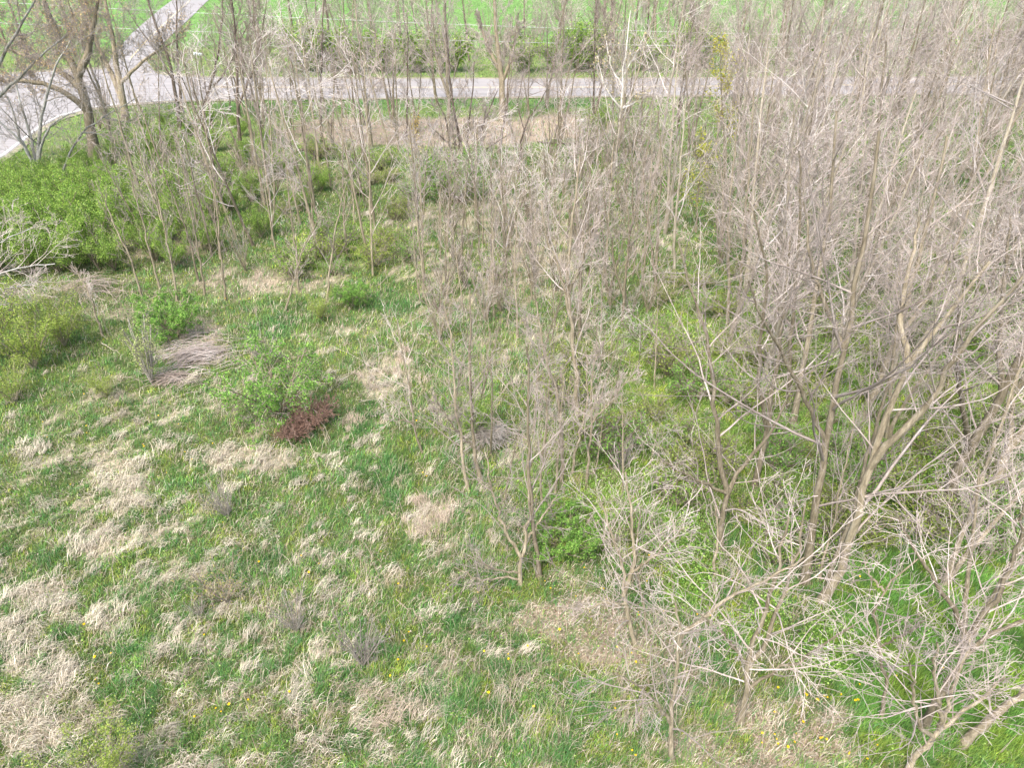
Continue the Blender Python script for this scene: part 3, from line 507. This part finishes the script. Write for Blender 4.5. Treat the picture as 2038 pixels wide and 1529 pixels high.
T(324,'white_barked_tree','pale white-barked tree standing upright in front of the road','tree',[(.4,1,[(1226,330),(1232,260),(1236,210),(1240,150),(1247,90),(1255,20)]),(.5,.6,[(1236,215),(1215,190),(1200,165),(1188,110)]),(-.4,.6,[(1241,150),(1255,125),(1272,95),(1285,70)]),(.5,.6,[(1236,225),(1262,205),(1290,180)]),(.3,.5,[(1240,170),(1215,130),(1207,80)])],.075,'slim',M_white,M_white,(700,.09,[[.5,.42,.25],[.45,.4,.2]],.05))
T(325,'bare_tree','tall ash-grey tree with ascending limbs left of the many-stemmed dark tree','tree',[(.4,1,[(893,275),(893,200),(888,120),(885,40),(883,-50)]),(.5,.7,[(893,200),(868,120),(862,30)])],.14,'tall',M_tan,M_tw)
T(326,'bare_tree','thin dark tree whose foot stands at the left end of the brown litter bed','tree',[(.3,1,[(808,275),(811,200),(812,120),(810,20)])],.07,'pole',M_dark,M_tw)
T(327,'bare_sapling','leaning pale sapling crossing the open brown grass below the litter bed','sapling',[(.5,1,[(975,405),(988,380),(1003,350),(1030,330),(1058,300)])],.05,'slim',M_pale,M_tw)
T(328,'yellow_leaved_tree','young tree with yellow-green new leaves at the right end of the visible road','tree',[(.5,1,[(1440,360),(1442,290),(1438,220),(1435,150),(1432,90)])],.07,'slim',M_tan,M_tw2,(1500,.10,[[.42,.42,.06],[.36,.38,.06],[.5,.45,.1]],.10))
T(329,'yellow_leaved_tree','lower young tree with sparse yellow-green leaves inside the wood edge','tree',[(.5,1,[(1385,460),(1388,400),(1392,340),(1400,280)])],.05,'slim',M_tan,M_tw2,(1100,.08,[[.36,.40,.06],[.42,.42,.08]],.10))
T(330,'yellow_leaved_tree','slight sapling with ochre yellow buds at the left end of the litter bed','tree',[(.3,1,[(830,335),(828,290),(824,245)])],.04,'slim',M_tan,M_tw2,(700,.07,[[.50,.38,.12],[.45,.36,.12]],.1))
# --- beyond the road
for k, (pts, r0, lab, tm) in enumerate([([(1107,88),(1116,45),(1126,5),(1135,-40)],.22,'leaning reddish trunk alone at the edge of the bright field beyond the road',M_tan),
   ([(1122,96),(1122,50),(1122,0)],.10,'thin straight trunk just right of the leaning reddish trunk beyond the road',M_tan),
   ([(1183,92),(1186,40),(1188,-30)],.30,'thickest dark trunk of the close trunks beyond the road',M_dark),
   ([(1196,95),(1202,40),(1206,-30)],.22,'dark slanting trunk between two straighter trunks beyond the road',M_dark),
   ([(1214,105),(1216,40),(1220,-30)],.22,'straight brown trunk, right end of the close trunks beyond the road',M_dark),
   ([(1262,80),(1268,20),(1276,-40)],.18,'slightly leaning trunk behind the crown of the white-barked tree',M_dark),
   ([(1304,112),(1304,50),(1302,-30)],.18,'straight grey trunk beyond the road between the two green bushes',M_tan),
   ([(1328,110),(1330,40),(1333,-30)],.16,'straight thin trunk left of the orange-stained trunk beyond the road',M_tan),
   ([(1368,70),(1374,20),(1380,-40)],.26,'thick dark trunk with a lean, behind the bright bush beyond the road',M_dark),
   ([(1358,72),(1362,30),(1370,-30)],.16,'orange-stained trunk beyond the road above the bright bush',M_tan),
   ([(700,110),(702,40),(704,-40)],.14,'grey tree beyond the road above the left run of shrubs',M_tan),
   ([(860,112),(858,40),(862,-40)],.14,'dark tree beyond the road behind the ash-grey tree',M_dark)]):
    T(400+k, 'roadside_tree', lab, 'tree', [(.5, 1, pts)], r0, 'tall', tm, M_tw2)

# ------------------------------------------------------------------ repeated bare trees (copies share their meshes)
def proto(seed, Ht, r0, style, lean=.06, stems=1, spread=.5, tm=M_tan, cm=M_tw, rmin=.006, mult=1.0, leaf=None, names=('bare_tree', 'trunk', 'crown')):
    rng = np.random.default_rng(seed); K = 14; S = []; R = []
    for s_ in range(stems):
        a = rng.uniform(0, 6.28) if stems == 1 else 6.28*s_/stems+rng.uniform(-.5, .5); t = np.linspace(0, 1, K)
        out = (lean if stems == 1 else spread*rng.uniform(.5, 1))*Ht; hh = Ht*(1 if s_ == 0 else rng.uniform(.65, .98))
        wob = np.cumsum(rng.normal(0, .018*Ht/ K*2.2, (K, 2)), 0); wob[:2] = 0
        S.append(np.stack([np.cos(a)*out*t**1.1+wob[:, 0], np.sin(a)*out*t**1.1+wob[:, 1], hh*t-.05], -1)); R.append(r0*(1-.8*t**.9)+.005)
    tr, cr, last = grow(rng, np.stack(S), np.stack(R), style, rmin, mult)
    L = [('trunk', tr.mesh('trunk', tm, True)), ('crown', cr.mesh('crown', cm))]
    if names[1] == 'stems': L = [('stem', L[0][1]), ('branches', L[1][1])]
    if leaf: V, q, c = leaves_on(rng, last, *leaf); L.append(('foliage', mesh_np('foliage', V, [q], M_leaf, c)))
    return L
def place(name, P, loc, rz, s, label, cat, group, tilt=(0, 0)):
    e = empty(name, (float(loc[0]), float(loc[1]), gz(*loc)), label, cat, group); e.rotation_euler = (tilt[0], tilt[1], rz); e.scale = (s, s, s*1.0)
    for nm, me in P: link(nm, me, e)
    return e
rng = np.random.default_rng(21)
WOOD = [proto(500+k, 8, .085, ['tall', 'wide', 'tall', 'wide'][k % 4], .05+.03*(k % 3), 1 if k % 3 else 2, .16, [M_tan, M_pale][k % 2], [M_tw, M_twp, M_tw][k % 3], .0052, [1.15, .8, 1.0][k % 3]) for k in range(10)]
SAP = [proto(520+k, 4.5, .04, ['slim', 'slim', 'wide'][k % 3], .05+.02*(k % 4), 1, tm=M_tan, cm=[M_tw, M_tw2, M_twp][k % 3], rmin=.0052, mult=[1, .7, .8][k % 3]) for k in range(9)]
FARW = [proto(540+k, 8, .085, ['tall', 'wide'][k % 2], .04, 1+(k % 2), .12, [M_dark, M_tan][k % 2], [M_tw2, M_tw][k % 2], .0085, 1.1) for k in range(4)]
BRU = [proto(560+k, 3, .02, 'slim', .1, 9, .35, M_tan, [M_tw, M_tw2, M_twd][k % 3], .0065, .55, names=('s', 'stems', 'b')) for k in range(4)]
def scatter(P, name, label, cat, group, box, n, sr, mind=.8, tilt=.06, taken=[], cond=None):
    out = 0; tries = 0
    while out < n and tries < n*60:
        tries += 1; px, py = rng.uniform(box[0], box[2]), rng.uniform(box[1], box[3])
        if cond and not cond(px, py): continue
        if 845 < px < 1075 and 262 < py < 425 and rng.random() < .85: continue
        g = G(px, py); r_ = on_road(A([px]), A([py]))[0]
        if r_ or any((g[0]-q[0])**2+(g[1]-q[1])**2 < mind**2 for q in taken): continue
        taken.append(g); out += 1
        lb = label+', '+(['rear', 'middle', 'front'][min(2, int(3*(py-box[1])/(box[3]-box[1])))])+' rows, '+(['left part', 'centre part', 'right part'][min(2, int(3*(px-box[0])/(min(box[2], 2038)-box[0])))])
        place(name, P[int(rng.integers(len(P)))], g, rng.uniform(0, 6.28), rng.uniform(*sr), lb, cat, group, (rng.normal(0, tilt), rng.normal(0, tilt)))
rightw = lambda px, py: px > 1180+max(0, (py-420))*.75
scatter(WOOD, 'bare_tree', 'pale twiggy tree of the dense right wood', 'bare tree', 'bare trees of the right-hand wood', (1200, 225, 2250, 800), 98, (.62, 1.1), 1.0, .06, cond=rightw)
scatter(WOOD, 'bare_tree', 'bare tree at the lower right edge', 'bare tree', 'bare trees at the right edge', (1750, 780, 2300, 1350), 7, (.45, .7), 1.4, .1)
scatter(WOOD, 'bare_tree', 'pale tree at the road side of the right wood', 'bare tree', 'bare trees where the wood meets the road', (1430, 202, 2260, 300), 62, (.85, 1.2), 1.0, .06)
scatter(SAP, 'bare_sapling', 'thin bare sapling of the middle thicket', 'sapling', 'bare saplings of the middle thicket', (820, 330, 1300, 620), 68, (.6, 1.1), .6)
scatter(SAP, 'bare_sapling', 'thin bare sapling of the left belt', 'sapling', 'bare saplings of the left belt', (260, 215, 860, 520), 46, (.9, 1.6), .8)
scatter(SAP, 'bare_sapling', 'low bare sapling right of the clearing', 'sapling', 'low saplings of the middle ground', (900, 600, 1330, 1000), 30, (.35, .75), .7, .1)
scatter(FARW, 'roadside_tree', 'slim bare tree beyond the road', 'tree', 'hedgerow trees beyond the road', (470, 78, 2200, 138), 44, (.75, 1.2), 2.0)
scatter(FARW, 'roadside_tree', 'bare tree on the near verge', 'tree', 'bare trees on the near verge', (420, 202, 1400, 300), 28, (.6, 1.0), 1.5)
for (px, py, s_, lab) in [(60,118,1.3,'orange-twigged tree across the road, in the top left corner'),(-60,112,1.3,'orange-twigged tree across the road, cut by the left edge'),(150,112,1.2,'dark tree across the road, just left of the side road'),(195,90,1.1,'dark tree on the left bank of the side road'),(10,80,1.4,'dark twiggy tree far across the road in the top left corner'),(120,85,1.2,'tree far across the road between the corner and the side road'),(470,60,1.1,'twiggy tree right of the side road, nearest to it'),(520,90,1.2,'twiggy tree right of the side road at the hedgerow end')]:
    g = G(px, py); place('roadside_tree', FARW[int(rng.integers(4))], g, rng.uniform(0, 6.28), s_, lab, 'tree', None)
scatter(BRU, 'bare_shrub', 'leafless shrub beyond the road', 'shrub', 'leafless hedgerow shrubs', (500, 100, 2150, 146), 50, (.8, 1.5), 1.2)
scatter(BRU, 'bare_shrub', 'leafless undergrowth shrub in the wood', 'shrub', 'leafless undergrowth shrubs', (1150, 300, 2150, 620), 30, (.5, .95), .8)
scatter(BRU, 'bare_shrub', 'leafless multi-stemmed shrub in the middle', 'shrub', 'leafless shrubs of the middle', (860, 300, 1280, 680), 46, (.5, 1.05), .8)
scatter(BRU, 'bare_shrub', 'leafless twiggy shrub in the left thicket', 'shrub', 'leafless shrubs of the left thicket', (180, 240, 560, 540), 22, (.5, 1.0), .8)
# ------------------------------------------------------------------ leafy shrubs
LG = [[.25, .40, .06], [.32, .46, .09], [.16, .28, .05], [.38, .50, .13], [.22, .38, .08], [.13, .22, .05]]
LY = [[.28, .36, .07], [.34, .40, .10], [.22, .30, .05], [.25, .34, .08]]
LB = [[.17, .35, .06], [.22, .40, .08], [.12, .27, .05], [.27, .42, .10]]
def shrub_proto(seed, pal, Ht=2.4, nst=11, nl=11000, size=.052, spread=.6, sp=.10, cm=M_tw2, style='slim'):
    return proto(seed, Ht, .022, style, .1, nst, spread, M_tan, cm, .005, .55, (nl, size, pal, sp), names=('s', 'stems', 'b'))
SH_G = [shrub_proto(600+k, LG) for k in range(3)]; SH_Y = [shrub_proto(610+k, LY, nl=5500, size=.055) for k in range(2)]; SH_B = [shrub_proto(620+k, LB, 1.5, 12, [13000, 8000][k], .045, [.7, 1.0][k], .04, M_tw2, 'wide') for k in range(2)]
SH_F = [shrub_proto(630+k, LG, 2.4, 10, 7500, .11, .6, .15, M_twd) for k in range(2)]
def shrub(P, px, py, s, label, group=None, name='leafy_shrub', rz=None, cat='shrub'):
    g = G(px, py); return place(name, P, g, rng.uniform(0, 6.28) if rz is None else rz, s, label, cat, group, (rng.normal(0, .05), rng.normal(0, .05)))
for (px, py, s) in [(px_,py_,s_*1.18) for (px_,py_,s_) in [(20,400,0.7),(60,450,0.75),(110,420,0.7),(30,500,0.85),(110,500,0.85),(180,450,0.8),(200,510,0.85),(160,400,0.62),(250,420,0.75),(270,480,0.75),(230,350,0.55),(290,360,0.55),(110,365,0.42),(330,430,0.7),(340,360,0.55),(370,480,0.65),(30,370,0.45),(300,310,0.5),(400,410,0.6),(235,310,0.45),(150,340,0.4),(390,340,0.5),(430,300,0.5),(340,300,0.5),(450,370,0.55),(420,440,0.6),(380,400,0.6),(460,420,0.5),(310,520,0.6),(270,400,0.6),(500,330,0.5),(480,270,0.45),(540,290,0.4),(290,260,0.4),(380,270,0.45),(-40,440,0.8),(-50,540,0.9),(60,545,0.8),(150,545,0.7),(20,450,0.75),(80,400,0.6),(140,460,0.75),(220,460,0.75),(320,480,0.65),(5,545,0.75),(120,545,0.6),(230,540,0.6),(350,530,0.5),(420,500,0.5),(190,380,0.55),(60,340,0.35),(190,345,0.4),(250,280,0.4),(330,250,0.4),(420,250,0.4),(500,400,0.5),(560,350,0.45),(600,420,0.4),(520,470,0.45),(640,380,0.4)]]:
    shrub(SH_G[int(rng.integers(3))], px, py, s, 'bright green leafy honeysuckle shrub in the thicket at the left', 'green shrubs of the left thicket')
for (px, py, s, lab) in [(70,735,.85,'yellow-green airy shrub at the left edge above the matted grass, nearest to the clearing'),(-20,720,1.0,'yellow-green airy shrub cut by the left edge'),(130,690,.7,'small yellow-green airy shrub behind the larger one at the left edge'),(30,800,.5,'low yellow-green shrub with brown lower twigs at the left edge')]:
    shrub(SH_Y[int(rng.integers(2))], px, py, s, lab)
shrub(SH_B[0], 352, 670, .95, 'dense bright green rounded shrub standing behind the pile of dead stalks')
shrub(SH_B[1], 560, 825, 1.15, 'arching bright green bramble shrub left of the reddish twiggy shrub')
shrub(SH_B[0], 1130, 1105, .75, 'small lime-green bush between two slim bare trees, low centre right', rz=1)
shrub(SH_B[1], 912, 400, 1.35, 'vivid green bush at the foot of the many-stemmed dark tree')
shrub(SH_G[0], 950, 870, .5, 'dull green low bush behind the dark pit of brush')
shrub(SH_B[0], 705, 612, .6, 'low fresh-green bush on the back edge of the clearing')
shrub(SH_Y[0], 640, 640, .38, 'tiny pale yellow-green bush on the back edge of the clearing')
shrub(SH_Y[1], 215, 790, .34, 'little lime tuft-like bush right of the yellow-green shrubs')
shrub(SH_G[1], 1180, 290, .9, 'olive-green bush at the right end of the brown litter bed')
shrub(SH_G[2], 1800, 700, .8, 'green bush under the leaning trunks of the right-hand wood, left one')
shrub(SH_G[0], 1640, 760, .6, 'green bush between the curved olive trunk and the pale trunks')
shrub(SH_G[1], 1900, 720, .8, 'green bush under the leaning trunks of the right-hand wood, right one')
OCH = shrub_proto(650, [[.45, .40, .12], [.50, .42, .15], [.35, .38, .10]], 1.6, 8, 900, .035, .6, .04, M_tw2, 'wide')
shrub(OCH, 450, 1200, .6, 'small ochre-yellow leaved shrub in the matted grass', name='leafy_shrub')
shrub(SH_Y[1], 210, 1560, .5, 'pale green low shrub cut by the bottom edge at the left')
for (px, py, s, lab) in [(px_, py_, s_*1.4, l_) for (px_, py_, s_, l_) in [(1150,142,1.0,'bright green bush beyond the road, left one below the leaning reddish trunk'),(1175,138,1.05,'bright green bush beyond the road below the thickest dark trunk'),(1110,142,.8,'low green bush beyond the road, just left of the bright ones'),(1370,137,1.0,'vivid bright bush beyond the road near the yellow-leaved tree'),(1395,134,.9,'vivid bright bush beyond the road, right beside its twin'),(1285,140,.8,'dark green bush beyond the road right of the white-barked tree'),(610,143,1.0,'green shrub at the left end of the hedgerow beyond the road'),(650,140,1.05,'green shrub beyond the road, second from the left end of the hedgerow'),(700,143,.9,'olive shrub beyond the road above the thin straight sapling'),(760,142,.9,'olive shrub in the middle of the hedgerow beyond the road'),(830,143,.9,'green shrub beyond the road left of the ash-grey tree'),(905,142,.9,'green shrub beyond the road behind the many-stemmed dark tree'),(1040,143,.8,'dull green shrub beyond the road right of the thick pale-grey tree')]]:
    shrub(SH_F[int(rng.integers(2))], px, py, s, lab)
for (px, py, s) in [(1500,130,1.1),(1600,128,1.1),(1710,125,1.2),(1850,125,1.2),(1960,115,1.2),(2030,125,1.2)]:
    shrub(SH_F[int(rng.integers(2))], px, py, s, 'green shrub beyond the road, half hidden behind the right-hand wood', 'shrubs behind the wood')
LOW = [shrub_proto(640+k, [LG, LY, LB][k], .8, 10, 1800, .042, .9, .05, M_tw2, 'wide') for k in range(3)]
scatter(LOW, 'leafy_shrub', 'low loose fresh-green brush under the bare trees', 'shrub', 'low green brush under the wood', (1120, 520, 2080, 1120), 100, (.6, 1.3), .7)
scatter(LOW, 'leafy_shrub', 'low loose green brush of the middle thicket', 'shrub', 'low green brush of the middle', (560, 300, 1180, 560), 36, (.6, 1.3), .8)
# leafless small shrubs in the clearing
RED = proto(700, .8, .007, 'wide', .1, 22, 1.0, M_twr, M_twr, .005, .7, names=('s', 'stems', 'b'))
GRY = [proto(701+k, 1.8, .012, 'slim', .1, 12, .40, M_twd, M_twd, .0045, .6, names=('s', 'stems', 'b')) for k in range(2)]
GRL = proto(705, 2.2, .02, 'slim', .1, 12, .22, M_twd, M_twd, .0045, .6, (1600, .04, [[.38, .45, .16], [.42, .48, .2]], .04), names=('s', 'stems', 'b'))
shrub(RED, 622, 850, .95, 'reddish-brown leafless twiggy shrub beside the green bramble', name='bare_shrub')
shrub(RED, 590, 870, .75, 'lower brown leafless shrub in front of the green bramble', name='bare_shrub')
shrub(GRL, 302, 762, .95, 'grey leafless shrub with pale yellow-green tip behind the grass, left of the dead stalks', name='bare_shrub')
for (px, py, s, lab) in [(530,735,.75,'slender grey leafless shrub standing just behind the green bramble'),(455,1035,.6,'grey leafless shrub in the middle of the matted grass'),(590,1255,.6,'pale leafless shrub with a reddish foot in the matted grass'),(722,1325,.75,'upright grey leafless shrub near the bottom, left of the dark grass strip'),(1235,940,.6,'grey leafless shrub under the right-hand wood edge'),(400,1230,.35,'small dry shrub beside the ochre-leaved one')]:
    shrub(GRY[int(rng.integers(2))], px, py, s, lab, name='bare_shrub')
# ------------------------------------------------------------------ pile of dead stalks, fallen branches
def stalks(name, label, cat, px, py, rx, ry, n, L, az0, mat, r0=.008, hgt=.25, spread=.35):
    x0, y0 = G(px, py); P = np.empty((n, 6, 3)); t = np.linspace(0, 1, 6)
    for k in range(n):
        a = rng.uniform(0, 6.28); q = abs(rng.normal(0, .62)); g = G(px+rx*q*math.cos(a)+.35*ry*q*math.sin(a)*-1, py+ry*q*math.sin(a)); az = az0+rng.normal(0, spread); l = L*rng.uniform(.3, 1.2); z = rng.uniform(.02, hgt)*max(.15, 1-q*.6)
        P[k, :, 0] = g[0]-x0+np.cos(az)*l*(t-.5); P[k, :, 1] = g[1]-y0+np.sin(az)*l*(t-.5); P[k, :, 2] = z+.12*l*np.sin(t*3.14)+rng.normal(0, .03)*t
    R = np.full((n, 6), r0)*rng.uniform(.4, 1.3, (n, 1)); V, Q = tubes(P, R, 3)
    return tag(link(name, mesh_np(name, V, [Q], mat), None, (x0, y0, gz(x0, y0))), label, cat)
stalks('stalk_pile', 'pile of flattened reddish-grey dead stalks in front of the rounded green shrub', 'brush pile', 392, 715, 82, 36, 230, 1.2, .45, M_tw, .008, .38)
stalks('stalk_pile', 'smaller heap of broken dead stems just below the large pile of dead stalks', 'brush pile', 345, 760, 40, 16, 120, .8, .3, M_tw2, .008, .2, .5)
stalks('brush_pile', 'dark tangle of brush under the bare saplings, in the dark pit', 'brush pile', 975, 875, 45, 22, 150, 1.1, .3, M_twd, .008, .35, 1.2)
stalks('brush_pile', 'brown brush tangle at the front of the green thicket on the left', 'brush pile', 190, 585, 110, 32, 130, 1.5, .5, M_tw2, .006, .5, 1.3)
def stick(name, label, pts, r, mat=M_pale, z=.12):
    P = A([[*G(*p), z] for p in pts], float); P[:, 2] += [gz(a, b) for a, b in P[:, :2]]; o = P[0].copy(); P = resample(P, 10); P[2:-1] += rng.normal(0, .03, (7, 3)); R = r*(1-.5*np.linspace(0, 1, 10)); P = (P-o)[None]
    C, r2 = children(rng, P, R[None], 5, 5, (.3, 1), (.4, .9), (.12, .3), 0, .12); ac = Acc(); ac.add(*tubes(P, R[None], 6)); ac.add(*tubes(C, r2, 4))
    return tag(link(name, ac.mesh(name, mat, True), None, tuple(o)), label, 'branch')
stick('fallen_branch', 'long pale fallen branch lying in the grass left of the pink litter', [(790,1205),(830,1235),(885,1265)], .009, M_tan)
stick('fallen_branch', 'thin fallen branch crossing the longer one left of the pink litter', [(820,1288),(850,1262),(878,1240)], .010)
stick('fallen_branch', 'short pale stick standing out in the grass before the reddish shrub', [(570,880),(592,896)], .014)
stick('fallen_branch', 'long bleached branch leaning in the grass behind the clearing', [(755,575),(790,540),(815,510)], .014)
stick('fallen_log', 'dark fallen log lying before the road at the left end of the litter bed', [(595,302),(650,297),(700,302)], .09, M_dark, .12)
stick('fallen_log', 'dark fallen log at the right side of the brown litter bed', [(1070,286),(1130,290),(1190,286)], .05, M_dark, .12)
stick('fallen_branch', 'bleached stick on the grass at the far left below the yellow-green shrub', [(205,690),(240,708)], .014)
# ------------------------------------------------------------------ dandelions
m, n, b = mat_base('dandelion_petals', .7, .1); b.inputs['Base Color'].default_value = (.78, .55, .02, 1)
ms, n2_, b2_ = mat_base('dandelion_stem', .7, .1); b2_.inputs['Base Color'].default_value = (.18, .28, .07, 1)
def dandelion():
    ac = Acc()
    for ring, (r, z, k) in enumerate([(.030, .005, 14), (.022, .014, 11), (.012, .020, 8)]):
        a = np.arange(k)*2*math.pi/k+ring*.3; w_ = 2.2*r/k*1.6
        c_ = np.stack([np.cos(a), np.sin(a), 0*a], -1); s_ = np.stack([-np.sin(a), np.cos(a), 0*a], -1)
        V = np.stack([c_*.002+A([0, 0, .002]), c_*r*.7+s_*w_+A([0, 0, z]), c_*r+A([0, 0, z*1.1]), c_*r*.7-s_*w_+A([0, 0, z])], 1).reshape(-1, 3)
        ac.add(V, np.arange(k)[:, None]*4+A([0, 1, 2, 3]))
    head = ac.mesh('flower_head', m)
    V, Q = tubes(A([[[0, 0, -.15], [.004, 0, -.07], [0, 0, .002]]]), A([[.003, .003, .003]]), 4)
    return head, mesh_np('stem', V, [Q], ms)
DH, DS = dandelion()
spots = [(5,1299),(193,1317),(226,1311),(196,1365),(202,1372),(390,1434),(433,1419),(444,1427),(460,1413),(498,1405),(580,1391),(411,1277),(172,1252),(519,1132),(448,1055),(618,1154),(638,1136),(603,1120),(760,1110),(795,1178),(815,1268),(793,1321),(778,1354),(805,1284),(850,1296),(964,1307),(1012,1323),(1062,1419),(1012,1314),(973,1392),(951,1188),(1084,1172),(1095,1186),(1145,1203),(1172,1237),(1113,1267),(1050,1297),(1150,1315),(1200,1188),(1195,1187),(1162,1146),(1205,1210),(1178,1072),(1270,1240),(1268,1233),(1290,1120),(1300,1110),(1285,1171),(1308,1204),(1320,1229),(1226,1305),(1254,1318),(1263,1335),(1222,1425),(1226,1475),(1256,1505),(1263,1515),(1545,1379),(1600,1399),(1597,1396),(1634,1401),(1622,1409),(1641,1403),(1668,1397),(1701,1408),(1705,1376),(1696,1409),(1620,1408),(1513,1472),(1512,1492),(1537,1476),(1541,1485),(1544,1493),(1564,1498),(1577,1488),(1632,1480),(1640,1484),(1628,1482),(1735,1487),(1740,1496),(1686,1508),(1685,1511),(1722,1520),(1594,1449),(1580,1472),(1594,1449),(1538,1430),(1390,1297),(1453,1159),(1386,1232),(1412,1233),(1777,1360),(1870,1342),(1975,1050),(1848,1050),(1557,1095),(1706,1162),(90,850),(145,975),(175,855),(5,865),(90,875),(97,878),(177,873),(287,893),(290,897),(372,912),(385,925),(360,858),(427,895),(335,950),(318,835),(227,760),(150,795),(172,796),(210,686),(450,600),(461,619),(497,600),(480,602),(650,640),(437,600),(448,645),(640,555),(960,575),(850,880),(834,832),(830,848),(842,950),(850,960)]
pts_ = {}
for k, (px, py) in enumerate(spots):
    g = G(px, py); zone = 'left' if px < 700 else 'mid' if px < 1340 else 'right'
    lab = {'left': 'yellow dandelion flower in the matted grass of the left clearing', 'mid': 'yellow dandelion flower on the litter and grass in the low middle', 'right': 'yellow dandelion flower under the bare trees on the right'}[zone]
    e = empty('dandelion', (float(g[0]), float(g[1]), gz(*g)+.17), lab, 'flower', 'dandelions, '+zone); s = rng.uniform(.42, .85); e.scale = (s, s, s); e.rotation_euler = (rng.normal(0, .25), rng.normal(0, .25), rng.uniform(0, 6))
    link('flower_head', DH, e); link('stem', DS, e)
# ------------------------------------------------------------------ yard sign, overhead wires
def box(ac, c, s):
    v = A([[x, y, z] for x in (-.5, .5) for y in (-.5, .5) for z in (-.5, .5)])*A(s)+A(c); ac.add(v, A([[0, 1, 3, 2], [4, 6, 7, 5], [0, 4, 5, 1], [2, 3, 7, 6], [0, 2, 6, 4], [1, 5, 7, 3]]))
g = G(397, 121); e = empty('yard_sign', (float(g[0]), float(g[1]), 0), 'small white and pale blue sign standing in the grass right of the side road', 'sign')
M_sw = flat_mat('sign_white', (.80, .84, .84), (.7, .78, .8)); M_sb = flat_mat('sign_blue', (.25, .55, .60)); M_metal = flat_mat('metal_stake', (.4, .32, .30))
ac = Acc(); box(ac, (-.2, 0, .62), (.42, .03, .26)); box(ac, (.2, .03, .56), (.42, .03, .24)); link('panel', ac.mesh('panel', M_sw), e)
ac = Acc(); box(ac, (-.22, -.02, .62), (.16, .01, .10)); box(ac, (.14, .01, .57), (.14, .01, .10)); link('emblem', ac.mesh('emblem', M_sb), e)
ac = Acc(); box(ac, (-.3, .02, .25), (.03, .03, .5)); link('stake', ac.mesh('stake', M_metal), e)
ac = Acc(); box(ac, (.3, .05, .25), (.03, .03, .5)); link('stake', ac.mesh('stake', M_metal), e)
M_wire = flat_mat('wire', (.62, .64, .64))
for (a, b_, Y, lab) in [((300, 20), (1900, 76), 64, 'thin grey overhead wire across the road, uppermost'), ((300, 58), (1900, 98), 63, 'thin grey overhead wire across the road, lowermost')]:
    p0, p1 = atY(*a, Y), atY(*b_, Y); t = np.linspace(0, 1, 40)[:, None]; L = p0*(1-t)+p1*t; d = p1-p0; t2 = np.linspace(-.6, 1.6, 60)[:, None]; P = p0+d*t2; P[:, 2] -= 1.2*(1-((t2[:, 0]-.5)/1.1)**2)-.95
    V, Q = tubes(P[None], np.full((1, 60), .016), 5); tag(link('overhead_wire', mesh_np('overhead_wire', V, [Q], M_wire, None, True)), lab, 'wire')
for k, (X, Y) in enumerate([(-62.0, 63.5), (66.0, 63.5)]):
    e = empty('utility_pole', (X, Y, 0), ['wooden utility pole carrying the wires off to the left', 'wooden utility pole carrying the wires off to the right'][k], 'pole'); zt = 11.0
    V, Q = tubes(A([[[0, 0, 0], [0, 0, 5], [0, 0, zt]]], float), A([[.16, .14, .11]]), 12); link('pole', mesh_np('pole', V, [Q], M_tan, None, True), e)
    ac = Acc(); box(ac, (0, 0, zt-.5), (.1, 2.2, .12)); link('crossarm', ac.mesh('crossarm', M_tan), e)
print('objects', len(bpy.data.objects))
